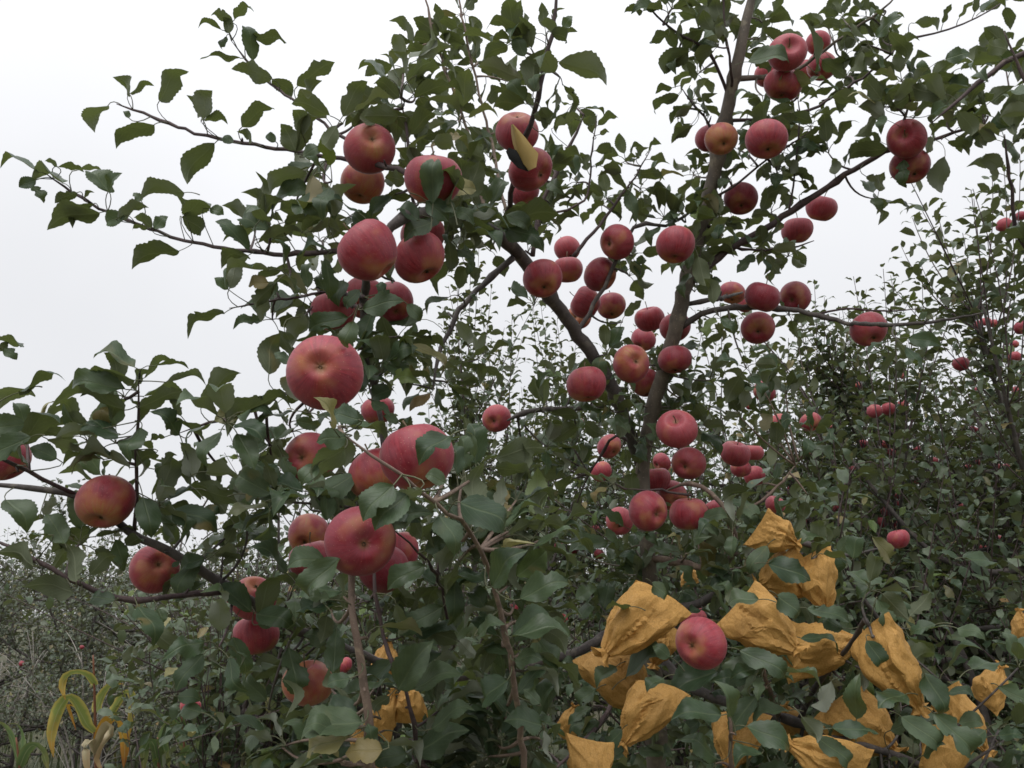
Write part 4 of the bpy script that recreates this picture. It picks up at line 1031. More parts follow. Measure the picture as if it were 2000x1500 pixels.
# the neighbour reaching in from the upper right
LIMBS2 = limbs_of(BR2)
L2 = []
for l in LIMBS2[1:]:
    n = len(l.pts); k = 4
    while k < n - 1:
        P = l.pts[k]; t = nrm(l.pts[min(k + 1, n - 1)] - P)
        side = nrm(np.cross(t, [.1, .2, 1.0])); oth = np.cross(side, t)
        x, y, d = proj(P)
        for q in range(R.randint(2, 4) if x < 2150 else 2):
            an = R.uniform(0, 6.3)
            dv = nrm(t * .4 + side * math.cos(an) + oth * math.sin(an))
            spur_leaf(P + t * .01 * q, dv, np.array([0, 0, 1.0]), R.uniform(.045, .075), 0, l, L2)
        k += R.randint(2, 4)
    P = l.pts[-1]
b2 = Vector(LIMBS2[0].pts[0].tolist())
nb = tag(empty('apple_tree', b2), 'apple tree outside the picture, its thin leafy branches reaching in at the upper right', 'apple tree', 'apple trees of the orchard')
for l in LIMBS2:
    for i in range(len(l.mb.v)): l.mb.v[i] = l.mb.v[i] - np.array(b2)
    add_obj(l.name, l.mb.mesh(l.name, [BARKS[l.bark], M_PETIOLE]), nb)
put_leaves(nb, L2, 'near', 150, [M_LEAF, M_LEAF_OLD, M_LEAF_YOUNG])

# ------------------------------------------------------------------ apples
def apple_mesh(seed, nu=26, nv=36):
    r = random.Random(seed)
    k5 = r.uniform(.004, .014); ph = r.uniform(0, 6); ob = r.uniform(.82, .96); ta = r.uniform(.0, .13); lean = r.uniform(-.13, .13)
    v = []
    us = np.concatenate([np.linspace(0.02, .5, 8), np.linspace(.5, math.pi - .5, nu - 14)[1:-1], np.linspace(math.pi - .5, math.pi - .02, 8)])
    for u in us:
        for j in range(nv):
            a = 2 * math.pi * j / nv
            rr = math.sin(u) ** .92 * (1 + ta * math.cos(u)) * (1 + k5 * math.cos(5 * a + ph) * (0.4 + .6 * max(0, -math.cos(u))) + .045 * math.cos(a + ph) * math.cos(u) + .02 * math.cos(2 * a + ph * 2))
            z = ob * math.cos(u) - .34 * math.exp(-(u / .34) ** 2) + .24 * math.exp(-((math.pi - u) / .30) ** 2) * (1 - .04 * math.cos(5 * a + ph))
            v.append((rr * math.cos(a) + lean * z, rr * math.sin(a), z))
    n = len(us)
    f = [(i * nv + j, (i + 1) * nv + j, (i + 1) * nv + (j + 1) % nv, i * nv + (j + 1) % nv) for i in range(n - 1) for j in range(nv)]
    f.append(tuple(range(nv))[::1]); f.append(tuple(range((n - 1) * nv, n * nv))[::-1])
    mb = MB(); mb.add(v, f)
    return mb.mesh('apple', [M_APPLE])
APPLE_ME = [apple_mesh(s) for s in range(9)]
APPLE_SMALL = [apple_mesh(20 + s, 18, 18) for s in range(2)]

def calyx_mesh():
    mb = MB(); zb = -.66
    r = random.Random(4)
    v = [(0, 0, zb + .04)] + [(.062 * math.cos(k * .628), .055 * math.sin(k * .628), zb - (.0 if k % 2 else .02)) for k in range(10)]
    mb.add(v, [(0, 1 + (k + 1) % 10, 1 + k) for k in range(10)])
    for k in range(5):                       # withered sepals pinched together
        a = k * 1.2566 + .3
        tube(mb, [(.05 * math.cos(a), .05 * math.sin(a), zb), (.042 * math.cos(a + .3), .042 * math.sin(a + .3), zb - .05), (.03 * math.cos(a + .8) , .03 * math.sin(a + .8), zb - r.uniform(.06, .10))], [.015, .012, .004], 4)
    return mb.mesh('calyx', [M_CALYX])
def stalk_mesh():
    mb = MB()
    tube(mb, [(0, 0, .5), (.015, .01, .75), (.05, .02, 1.0), (.12, .03, 1.2)], [.03, .026, .026, .035], 6)
    return mb.mesh('stalk', [M_STALK])
CALYX_ME, STALK_ME = calyx_mesh(), stalk_mesh()

def place_apple(c, r, eye, yel, label, group, parts=True, small=False):
    view = nrm(c - CAM)
    rt = nrm(np.cross(view, [0, 0, 1.0])); up = np.cross(rt, view)
    if isinstance(eye, str):
        dx, dy = map(float, eye[1:].split(',')); s = -1
    elif eye is None:
        a = NR.normal(0, .35, 3) + np.array([0, 0, -1.0]); z = -nrm(a); s = 0
    else: (dx, dy), s = eye, 1
    if s:
        q = math.hypot(dx, dy)
        if q > .97: dx, dy = dx / q * .97, dy / q * .97
        # a hollow that shows at this offset lies in about that direction from the centre
        z = s * -(dx * rt - dy * up - math.sqrt(max(0.02, 1 - dx * dx - dy * dy)) * view)
    z = nrm(z)
    x = nrm(np.cross([.3, .2, 1.0] if abs(z[2]) < .8 else [1.0, .1, .2], z)); a = R.uniform(0, 6.3)
    x = x * math.cos(a) + np.cross(z, x) * math.sin(a); y = np.cross(z, x)
    M = np.eye(4); M[:3, 0], M[:3, 1], M[:3, 2], M[:3, 3] = x * r * R.uniform(.98, 1.03), y * r, z * r * R.uniform(.97, 1.03), c
    o = add_obj('apple', R.choice(APPLE_SMALL if small else APPLE_ME), None, Matrix(M.tolist()))
    o.color = (yel, 0, 0, 1)
    tag(o, label, 'apple', group)
    if parts:
        add_obj('calyx', CALYX_ME, o)
        add_obj('stalk', STALK_ME, o)
    return o
for (x, y, w, eye, yel, lab), (c, r, *_r) in zip(AP, APD):
    place_apple(c, r * 1.0, eye, yel, lab, 'apples ripening on the front tree')

# ------------------------------------------------------------------ paper bags tied over fruit
def bag_mesh(seed):
    """neck towards +z, flat folded seam with two corners at -z; half width 1 at the seam"""
    r = random.Random(seed)
    T = [0, .10, .24, .42, .60, .76, .89, 1.0]
    HW = [1.0, .97, .92, .86, .76, .58, .34, .17]
    HT = [.012, .20, .44, .60, .60, .46, .28, .14]
    na = 14
    skew = r.uniform(-.35, .35); bow = r.uniform(-.1, .16)
    bm = bmesh.new(); rings = []
    for i, (t, hw, ht) in enumerate(zip(T, HW, HT)):
        ring = []
        for j in range(na):
            a = 2 * math.pi * (j + (.5 if i % 2 and 0 < i < 7 else 0)) / na
            ca, sa = math.cos(a), math.sin(a)
            x = hw * math.copysign(abs(ca) ** .8, ca); y = ht * math.copysign(abs(sa) ** .8, sa)
            z = -1 + 1.96 * t + skew * x * (1 - t) - bow * (1 - x * x) * (1 - t) * (1 if t < .3 else .4)
            if 0 < i < 6:
                k = .13 if i > 1 else .06
                x *= 1 + r.uniform(-k, k); y *= 1 + r.uniform(-k * 1.7, k * 1.7); z += r.uniform(-.07, .07)
            if i >= 5:
                q = 1 + (.09 if j % 2 else -.09) * (i - 4) * .55
                x *= q; y *= q
            ring.append(bm.verts.new((x, y, z)))
        rings.append(ring)
    for i in range(len(T) - 1):
        for j in range(na):
            a, b, c, d = rings[i][j], rings[i][(j + 1) % na], rings[i + 1][(j + 1) % na], rings[i + 1][j]
            if r.random() < .5: bm.faces.new((a, b, c)); bm.faces.new((a, c, d))
            else: bm.faces.new((a, b, d)); bm.faces.new((b, c, d))
    bmesh.ops.subdivide_edges(bm, edges=bm.edges[:], cuts=3, use_grid_fill=True)
    for _ in range(2):
        bmesh.ops.smooth_vert(bm, verts=[v for v in bm.verts if v.co.z > -.9], factor=.26, use_axis_x=True, use_axis_y=True, use_axis_z=True)
    bmesh.ops.recalc_face_normals(bm, faces=bm.faces[:])
    bm.normal_update()
    off = Vector((r.uniform(0, 50), r.uniform(0, 50), r.uniform(0, 50)))
    for v in bm.verts:
        k = min(1, max(0, (v.co.z + 1.0) * 4))
        n1 = mnoise.noise(v.co * 2.3 + off); n2 = mnoise.noise(v.co * 5.5 + off)
        fold = math.atan2(v.co.y, v.co.x); fn = mnoise.noise(Vector((math.cos(fold) * 2.2, math.sin(fold) * 2.2, v.co.z * .7)) + off)
        v.co += v.normal * k * (.075 * (.5 - 2.6 * abs(fn)) * (.4 + .6 * min(1, v.co.z + 1)) + .030 * (1 - 2.2 * abs(n1)) + .010 * (1 - 2 * abs(n2)))
    me = bpy.data.meshes.new('paper_bag')
    bm.to_mesh(me); bm.free()
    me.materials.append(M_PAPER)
    me.polygons.foreach_set('use_smooth', np.full(len(me.polygons), True))
    try: me.set_sharp_from_angle(angle=math.radians(24))
    except Exception: pass
    na = 40
    # frill above the tie
    v = []
    for i in range(4):
        for j in range(na):
            a = 2 * math.pi * j / na
            rr = (.13, .16, .22, .30)[i] * (1 + (.08, .15, .3, .42)[i] * math.cos(6 * a + seed) + .12 * math.cos(3 * a))
            v.append((rr * math.cos(a), rr * .8 * math.sin(a), .93 + i * .075 + .03 * i * math.sin(2 * a + seed)))
    f = [(i * na + j, i * na + (j + 1) % na, (i + 1) * na + (j + 1) % na, (i + 1) * na + j) for i in range(3) for j in range(na)]
    mb = MB(); mb.add(v, f)
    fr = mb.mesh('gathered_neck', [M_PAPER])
    return me, fr
BAG_ME = [bag_mesh(s) for s in range(9)]
for k, (x, y, ln, w, ang, d, lab) in enumerate(BG):
    c = px(x, y, d)
    view = nrm(c - CAM); rt = nrm(np.cross(view, [0, 0, 1.0])); up = np.cross(rt, view)
    a = math.radians(ang)
    z = nrm(math.cos(a) * rt + math.sin(a) * up - R.uniform(-.25, .25) * view)
    yv = nrm(view - z * (view @ z)); xv = np.cross(yv, z)
    tw = R.uniform(-.5, .5); xv, yv = xv * math.cos(tw) + yv * math.sin(tw), yv * math.cos(tw) - xv * math.sin(tw)
    s = d / F
    M = np.eye(4); M[:3, 0], M[:3, 1], M[:3, 2], M[:3, 3] = xv * w * s * .53, yv * w * s * .60, z * ln * s * .45, c
    me, fr = BAG_ME[k % 9]
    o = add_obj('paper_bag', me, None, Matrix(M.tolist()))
    tag(o, lab, 'paper bag', 'paper bags tied over apples')
    add_obj('gathered_neck', fr, o)

# torn piece of bag caught between two apples
def scrap():
    pts = [(1000, 243), (1006, 258), (1014, 275), (1022, 290), (1034, 308), (1040, 330)]
    wd = [3, 12, 20, 24, 28, 12]
    c0 = px(1016, 285, 1.36)
    mb = MB(); v = []
    for i, ((x, y), w) in enumerate(zip(pts, wd)):
        for q in (-1, -.3, .4, 1):
            v.append(px(x + q * w * .62, y - q * w * .30, 1.37 - .012 * (1 - q * q) - (.012 * q)) - c0)
    f = [(i * 4 + j, i * 4 + 4 + j, i * 4 + 5 + j, i * 4 + j + 1) for i in range(5) for j in range(3)]
    mb.add(v, f)
    o = add_obj('bag_scrap', mb.mesh('bag_scrap', [M_SCRAP]), None, Matrix.Translation(c0.tolist()))
    tag(o, 'torn pale yellow scrap of bag paper with a black inside caught on two apples', 'paper scrap')
    mb = MB(); v = []
    for i, (x, y, w) in enumerate([(1004, 292, 10), (1012, 304, 24), (1016, 318, 22), (1022, 332, 10)]):
        for q in (-1, -.2, .5, 1): v.append(px(x + q * w, y + q * w * .35, 1.375 + .01 * q * q) - c0)
    mb.add(v, [(i * 4 + j, i * 4 + 4 + j, i * 4 + 5 + j, i * 4 + j + 1) for i in range(3) for j in range(3)])
    add_obj('black_lining', mb.mesh('black_lining', [plain('black_lining_paper', (.012, .012, .012), .7)]), o)
scrap()
# ------------------------------------------------------------------ the other trees of the orchard
def ground_pt(cx, d):
    x = (cx - 1000) / F * d
    return np.array([x, d, ground_z(x, d)])

def grow(base, h, r, seed, nl, ns, leafL, spacing=.05, shoot=(.35, .9), low=.2, tips=(), trunk_r=.035, spurs=1.0, shoot_w=.0026, flat=0.0):
    """returns limb list (pts, rad, bark), leaf list (P, dir, length) and fruiting points"""
    r_ = random.Random(seed); nr = np.random.default_rng(seed)
    limbs, leaves, fruit = [], [], []
    top = base + np.array([r_.uniform(-.15, .15), r_.uniform(-.15, .15), h * .82])
    tp, tr = smooth_path([base, base + np.array([r_.uniform(-.06, .06), 0, h * .3]), base + np.array([r_.uniform(-.1, .1), r_.uniform(-.1, .1), h * .58]), top], [trunk_r, trunk_r * .8, trunk_r * .5, trunk_r * .2], .12)
    limbs.append(('trunk', tp, tr))
    def leafy(pts, ln, dens, tip=True):
        acc = 0; an = r_.uniform(0, 6)
        L_ = [np.linalg.norm(pts[i + 1] - pts[i]) for i in range(len(pts) - 1)]; tot = sum(L_)
        s = spacing * .5
        while s < tot:
            q = s; i = 0
            while i < len(L_) - 1 and q > L_[i]: q -= L_[i]; i += 1
            t = nrm(pts[i + 1] - pts[i]); p = pts[i] + t * q
            side = nrm(np.cross(t, [.2, .1, 1.0])) ; oth = np.cross(side, t)
            an += 2.4
            dv = nrm(t * r_.uniform(.2, .9) + side * math.cos(an) + oth * math.sin(an))
            frac = s / tot
            leaves.append((p, dv, ln * r_.uniform(.75, 1.15) * (1 - .35 * max(0, frac - .75) / .25)))
            s += spacing * r_.uniform(.7, 1.3) / dens
    for k in range(nl):
        az = k * 2.4 + r_.uniform(-.4, .4)
        z0 = h * r_.uniform(low, .68)
        i0 = min(len(tp) - 1, int(z0 / (h * .82) * (len(tp) - 1)))
        rr = r * r_.uniform(.6, 1.0) * (1 - .45 * max(0, z0 / h - .35))
        o = np.array([math.cos(az), math.sin(az), 0])
        p0 = tp[i0]; p3 = p0 + o * rr + np.array([0, 0, r_.uniform(.05, .35) * h * (1 - flat)])
        p3[2] = min(p3[2], base[2] + h * .86)
        pm = p0 + o * rr * .5 + np.array([0, 0, r_.uniform(-.02, .12) * h])
        lp, lr = smooth_path([p0, pm, p3], [trunk_r * .5, trunk_r * .34, trunk_r * .12], .1)
        limbs.append(('branch', lp, lr))
        leafy(lp[len(lp) // 4:], leafL, 1.2 * spurs)
        for _ in range(int(ns * r_.uniform(.7, 1.3))):
            i = r_.randrange(max(1, len(lp) // 4), len(lp)); p = lp[i]
            ln = r_.uniform(*shoot) * (1 if r_.random() < .8 else 1.3)
            dv = nrm(o * r_.uniform(-.1, .7) + nr.normal(0, .35, 3) + np.array([0, 0, r_.uniform(.2, 1.6)]))
            e = p + dv * ln + np.array([0, 0, .12 * ln])
            e[2] = min(e[2], base[2] + h)
            sp = bez(p, p + dv * ln * .5 + nr.normal(0, .03, 3), e, 6)
            limbs.append(('shoot', sp, list(np.linspace(shoot_w * 1.4, shoot_w * .5, 6))))
            leafy(sp, leafL, 1.0)
            if r_.random() < .5: fruit.append(sp[r_.randint(0, 2)])
        fruit += [lp[len(lp) // 2], lp[-1]]
    allp = np.array([p for n, P, q in limbs if n != 'shoot' for p in P])
    for (x, y, d) in tips:
        e = px(x, y, d)
        c = allp + 0.0; q = ((c - e) ** 2 * np.array([3.0, 2.2, .25])).sum(1) + np.where(c[:, 2] > e[2] - .25, 9, 0)
        p = c[int(np.argmin(q))]
        sp = bez(p, (p + e) / 2 + np.array([(e - p)[0] * .25, (e - p)[1] * .25, -.05]), e, 10)
        limbs.append(('shoot', sp, list(np.linspace(shoot_w * 1.5, shoot_w * .5, 10))))
        leafy(sp, leafL, 1.3)
    return limbs, leaves, fruit

def leaf_frames(leaves, rng, nblade, yng=.03, old=.015, drop=.12):
    out = []
    for p, dv, ln in leaves:
        Bp = p + nrm(dv + np.array([0, 0, .3])) * ln * .3
        a = nrm(dv + np.array([0, 0, rng.uniform(-.6, .15)]))
        n = np.array([rng.gauss(0, .4), rng.gauss(0, .4), 1.0])
        q = rng.random()
        out.append((leaf_mat(Bp, Bp + a * ln, n, rng.uniform(.85, 1.1)), rng.randrange(nblade), 2 if q < yng else 1 if q < yng + old else 0))
    return out

def in_margin(M, m=350):
    x, y, d = proj(M[:3, 3])
    return d > .3 and -m < x < 2000 + m and -m < y < 1500 + m

def make_tree(base, label, nparts, kind='mid', joined_shoots=True, near_clip=None, mat=None, **kw):
    limbs, leaves, fruit = grow(base, **kw)
    rng = random.Random(kw['seed'] + 5)
    root = tag(empty('apple_tree', Vector(base.tolist())), label, 'apple tree', 'apple trees of the orchard')
    mb_s = MB()
    for n, P, rad in limbs:
        P = [p - base for p in P]
        if n == 'shoot' and near_clip and not near_clip(leaf_mat(P[-1] + base, P[-1] + base + np.array([.01, 0, 0]), np.array([0, 0, 1.0]))): continue
        if n == 'shoot': tube(mb_s, P, rad, 4, 0, 0, 0, False)
        else:
            mb = MB(); tube(mb, P, rad, 7, 0, 0, .08); add_obj(n, mb.mesh(n, [M_LIMB]), root)
    if mb_s.n:
        o = add_obj('shoots', mb_s.mesh('shoots', [M_TWIG]), root); o['kind'] = 'stuff'
    fr = [q for q in leaf_frames(leaves, rng, 10 if kind == 'mid' else 6) if in_margin(q[0])]
    if near_clip: fr = [q for q in fr if near_clip(q[0])]
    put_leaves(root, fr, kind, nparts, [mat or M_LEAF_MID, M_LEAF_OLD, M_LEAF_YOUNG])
    return root, fruit, len(fr)

# small apples of the trees behind: x, y, width, label
AS = [
 (1493, 765, 44, 'dark red apple with a leaf across it, behind a twig right of the trunk'), (1522, 828, 40, 'shaded red apple under the one behind the hanging twig'),
 (1583, 824, 42, 'orange pink apple catching the light in the trees behind the trunk'), (1708, 803, 30, 'left one of two small apples side by side in the trees at right'),
 (1735, 799, 28, 'right one of two small apples side by side in the trees at right'), (1764, 790, 20, 'faint red apple beside the two side by side'), (1877, 711, 33, 'red apple against the pale whitish limb'),
 (1981, 697, 26, 'dark pink apple below another near the right edge'), (1981, 672, 18, 'small pink apple above the dark pink one near the right edge'), (1926, 628, 20, 'middle apple of a tight little cluster of three'),
 (1911, 634, 18, 'left apple of a tight little cluster of three'), (1941, 632, 18, 'right apple of a tight little cluster of three'), (1994, 640, 28, 'red apple half cut by the right edge'), (1962, 440, 30, 'red apple among upright shoots against the sky at right'),
 (1996, 456, 28, 'orange red apple at the right edge among upright shoots'), (1994, 422, 22, 'small red apple highest at the right edge'), (1462, 780, 16, 'tiny pink apple above another left of the hanging twig'), (1465, 793, 18, 'tiny pink apple below another left of the hanging twig'),
 (1685, 867, 20, 'tiny brown red apple below the two side by side'), (1727, 868, 20, 'tiny pale pink apple below the two side by side'), (1741, 885, 20, 'tiny red apple under the tiny pale pink one'), (1755, 1053, 42, 'crimson apple drooping under leaves right of the topmost paper bag'),
 (1719, 1022, 26, 'pink apple in a small group above the drooping crimson one'), (1733, 1000, 24, 'topmost apple in the small group above the drooping crimson one'), (1750, 1028, 20, 'right apple in the small group above the drooping crimson one'),
 (1678, 1024, 16, 'tiny pink apple left of the small group at lower right'), (1632, 995, 20, 'tiny red apple right of the topmost paper bag'), (1665, 917, 15, 'tiny crimson apple in the dark leaves at right'), (1545, 955, 16, 'tiny apple above the topmost paper bag'),
 (1918, 828, 14, 'tiny red apple on the far hillside tree at right'), (1906, 840, 12, 'tiny red apple below left on the far hillside tree'), (1946, 912, 16, 'tiny red apple lower on the far hillside'),
 (1092, 1068, 22, 'pink apple in the gap left of the trunk, level with the horizon'), (1122, 1076, 18, 'small pink apple right of the pink one in the gap'), (1068, 1084, 14, 'tiny orange apple left of the pink one in the gap'), (1170, 1083, 22, 'dark pink apple nearest the trunk in the gap'),
 (1163, 1034, 20, 'pink apple highest in the gap left of the trunk'), (1003, 1120, 16, 'tiny red apple above the curled pale leaf'), (1002, 1191, 24, 'red apple right of the forked pale shoot'), (1098, 1210, 24, 'red apple with leaf shadow left of the bagged fruit'), (1132, 825, 20, 'tiny pink apple beside the small one alone on its branch'),
 (418, 1198, 15, 'left lower apple of a far row of four at lower left'), (436, 1199, 14, 'right lower apple of a far row of four at lower left'), (421, 1214, 12, 'lowest apple of the far row at lower left'), (446, 1176, 13, 'highest apple of the far row at lower left'),
 (42, 1296, 11, 'tiny orange apple on a far tree at the left'), (160, 1264, 9, 'tiny orange apple above the maize on a far tree'),
]
LAB_T = 'tiny red apple deep in the dense foliage of the trees climbing the slope at right'
r_t = random.Random(77)
for _ in range(26): AS.append((r_t.uniform(1540, 1990), r_t.uniform(720, 1080), r_t.uniform(11, 19), LAB_T))
AS_D = [(x, y, w / 2, min(.076 * F / w, 6.0)) for x, y, w, lab in AS]

def behind_front(M):
    """keep leaves of the trees behind from poking through the front tree"""
    x, y, d = proj(M[:3, 3])
    if d < 5.3 and x < 215 and y > 1200: return False      # open ground where the maize stands
    if d <= 2.25: return False
    for t in (.0, .5, 1.0):
        x, y, d = proj(M[:3, 3] + t * M[:3, 0])
        for ax, ay, ar, ad in AS_D:
            if d < ad and (x - ax) ** 2 + (y - ay) ** 2 < (ar * .85) ** 2: return False
    return True

MID = [
 # cx, depth, label, parts, kwargs
 (2010, 3.7, 'apple tree at the right edge with many upright shoots against the sky', 260, dict(h=3.0, r=1.2, seed=31, nl=15, ns=10, leafL=.070, low=.3, spacing=.034,
   tips=[(1782, 425, 3.6), (1830, 412, 3.7), (1902, 388, 3.5), (1938, 345, 3.4), (1960, 318, 3.6), (1992, 300, 3.5), (1858, 470, 3.8), (1760, 480, 3.7), (1725, 525, 3.9), (1800, 520, 3.6), (1880, 455, 3.6), (1925, 430, 3.7), (1975, 400, 3.6), (1745, 560, 3.8), (1840, 560, 3.6), (1900, 520, 3.5)])),
 (1640, 5.0, 'apple tree behind the long horizontal branch, its shoots ending in the sky gap', 260, dict(h=3.05, r=1.35, seed=32, nl=15, ns=13, leafL=.075, spacing=.036,
   tips=[(1590, 545, 5), (1692, 565, 5), (1560, 600, 4.9), (1640, 610, 5), (1720, 620, 5.1), (1500, 640, 5), (1770, 640, 4.9), (1610, 580, 5.2), (1670, 640, 4.8), (1540, 660, 4.8), (1750, 690, 5)])),
 (985, 5.3, 'slender apple tree with tall straight shoots seen under the diagonal limb', 260, dict(h=3.3, r=.95, seed=33, nl=12, ns=12, leafL=.072, spacing=.036, shoot=(.4, 1.0),
   tips=[(892, 505, 5.2), (920, 478, 5.3), (936, 470, 5.4), (1040, 590, 5.2), (1055, 585, 5.3), (1000, 620, 5.3), (960, 560, 5.2), (900, 600, 5.3), (875, 640, 5.1), (985, 640, 5.2), (1090, 640, 5.3), (1075, 690, 5.2), (940, 600, 5.4), (1020, 660, 5.1), (865, 600, 5.2), (1120, 700, 5.3)])),
 (1420, 6.2, 'apple tree directly behind the main trunk, thin shoots on both sides of it', 160, dict(h=3.3, r=1.4, seed=34, nl=14, ns=12, leafL=.076, spacing=.04,
   tips=[(1375, 600, 6), (1400, 640, 6.1), (1440, 620, 6), (1470, 660, 6.2), (1350, 700, 6), (1510, 700, 6.1)])),
 (560, 4.3, 'thin young apple tree standing between the left limb and the largest apple', 160, dict(h=2.35, r=.6, seed=35, nl=7, ns=6, leafL=.06, spacing=.06,
   tips=[(555, 800, 4.2), (490, 850, 4.2), (520, 900, 4.2), (590, 920, 4.3), (470, 940, 4.3), (620, 830, 4.3)])),
 (1830, 3.5, 'dense apple tree with grey green leaves filling the lower right', 280, dict(h=2.0, r=1.15, seed=36, nl=17, ns=15, leafL=.080, low=.15, spacing=.036)),
 (1230, 5.2, 'low apple tree seen through the gap left of the main trunk', 160, dict(h=2.35, r=1.25, seed=37, nl=14, ns=14, leafL=.072, spacing=.042)),
 (530, 3.9, 'low bushy apple tree at the lower left below the bare limb', 200, dict(h=1.55, r=.45, seed=38, nl=13, ns=12, leafL=.072, low=.15, spacing=.042)),
 (800, 4.4, 'shaded apple tree behind the reddish shoot at the bottom', 160, dict(h=1.75, r=1.05, seed=39, nl=14, ns=13, leafL=.075, low=.15)),
 (1560, 4.2, 'apple tree with a dark slanting limb right behind the loose bunch of apples', 220, dict(h=2.35, r=1.1, seed=40, nl=15, ns=14, leafL=.076, spacing=.04)),
 (2060, 6.0, 'taller apple tree behind the dense one at the right edge', 100, dict(h=2.7, r=1.3, seed=41, nl=11, ns=11, leafL=.07)),
]
MID += [
 (1060, 6.8, 'taller apple tree behind the slender one, filling the gap below the diagonal limb', 100, dict(h=3.6, r=1.3, seed=42, nl=13, ns=13, leafL=.078, spacing=.042,
   tips=[(1040, 600, 6.6), (1090, 590, 6.7), (1000, 680, 6.8), (1130, 640, 6.8), (960, 660, 6.7), (920, 640, 6.7), (1160, 760, 6.6), (900, 720, 6.7), (1065, 640, 6.6)])),
 (1760, 5.4, 'round apple tree between the long horizontal branch tip and the pale whitish limb', 160, dict(h=2.95, r=1.3, seed=43, nl=15, ns=14, leafL=.078, spacing=.036)),
 (1500, 5.6, 'apple tree right of the trunk showing between hanging apples and the twig', 120, dict(h=2.9, r=1.2, seed=44, nl=14, ns=13, leafL=.076, spacing=.038)),
 (1950, 5.0, 'apple tree behind the one with upright shoots at the right edge', 100, dict(h=3.0, r=1.2, seed=45, nl=14, ns=13, leafL=.076, spacing=.038)),
]
FRUIT = []
for cx, d, lab, npart, kw in MID:
    root, fruit, n = make_tree(ground_pt(cx, d), lab, npart, near_clip=behind_front, **kw)
    FRUIT += fruit
    print(lab[:40], n)

for x, y, w, lab in AS:
    r = .038
    d = 2 * r * F / w
    d = min(d, 6.0)
    rr = w / 2 * d / F
    place_apple(px(x, y, d), rr, None, R.uniform(0, .35), lab, 'apples on the trees behind', w > 24, w < 36)

# rows farther off: three built, the rest copies
FAR_ROOTS = []
def far_tree(seed, h, r, nl, ns):
    base = np.zeros(3)
    limbs, leaves, fruit = grow(base, h=h, r=r, seed=seed, nl=nl, ns=ns, leafL=.085, spacing=.06, trunk_r=.05, shoot=(.4, .9))
    rng = random.Random(seed)
    mt, mc = MB(), MB()
    for n, P, rad in limbs: tube(mt, P, rad, 4, 0, 0, 0, False)
    for M, k, mi in leaf_frames(leaves, rng, 6, .04, .02):
        v, f, uv = B_FAR[k]
        mc.add(v @ M[:3, :3].T + M[:3, 3], f, uv, rng.random(), mi)
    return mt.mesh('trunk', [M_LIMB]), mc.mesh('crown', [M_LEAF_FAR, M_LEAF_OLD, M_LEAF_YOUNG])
FAR = [far_tree(61, 3.0, 1.4, 13, 12), far_tree(62, 3.2, 1.5, 14, 12), far_tree(63, 2.8, 1.6, 15, 11)]
spots = [
 (40, 8.2, 'bushy apple tree behind the maize at the left edge'), (215, 7.8, 'low apple tree directly behind the yellow maize plant'), (330, 8.6, 'bushy apple tree behind the maize, right of its yellow leaves'), (620, 8.0, 'apple tree in the second row below the large apple with the russet eye'),
 (1020, 8.2, 'apple tree in the second row seen low in the gap left of the trunk'), (1330, 8.8, 'apple tree in the second row behind the trunk foot'), (1700, 7.6, 'apple tree in the second row above the bagged fruit'),
 (1960, 8.6, 'apple tree in the second row uphill at the right edge'),
]
def put_far(k, cx, d, lab, group, sc=1.0, lift=0.0):
    b = ground_pt(cx, d); b[2] += lift
    mt, mc = FAR[k % 3]
    root = tag(empty('apple_tree', Vector(b.tolist())), lab, 'apple tree', group)
    root.rotation_euler.z = R.uniform(0, 6.3)
    root.scale = (sc,) * 3
    add_obj('trunk', mt, root); c = add_obj('crown', mc, root)
    return root
low_trees = [(-60, 6.4, 'small bush like apple tree cut by the left edge behind the maize'), (110, 6.9, 'small bush like apple tree close behind the left maize plants'), (270, 6.6, 'small bush like apple tree close behind the right maize plants'), (420, 7.2, 'small bush like apple tree under the lone apple of the lower left limb')]
for k, (cx, d, lab) in enumerate(low_trees): put_far(k + 1, cx, d, lab, 'apple trees of the orchard', .45)
for k, (cx, d, lab) in enumerate(spots): put_far(k, cx, d, lab, 'apple trees of the orchard', R.uniform(.82, .95) * (.74 if k < 2 else 1))
rows = []
for d, step in ((12.5, 260), (17, 210), (23, 170), (31, 140)):
    x = -120 + R.uniform(0, 100)
    while x < 2150:
        rows.append((x, d * R.uniform(.94, 1.06))); x += step * R.uniform(.85, 1.15)
protoT = None
for k, (x, d) in enumerate(rows):
    lab = 'distant apple tree of the rows on the hillside at the right' if x > 1150 else 'distant apple tree of the rows on the low ground at the left'
    if protoT is None or k < 3:
        r0 = put_far(k, x, d, lab, 'distant apple trees in rows', 1.0)
        protoT = (protoT or []) + [r0]
    else:
        src = protoT[k % 3]
        b = ground_pt(x, d)
        c = src.copy(); COL.objects.link(c)
        c.location = b.tolist(); c.rotation_euler.z = R.uniform(0, 6.3); s = R.uniform(.85, 1.1); c.scale = (s, s, s * R.uniform(.9, 1.1))
        c['label'] = lab
        for ch in src.children:
            q = ch.copy(); COL.objects.link(q); q.parent = c

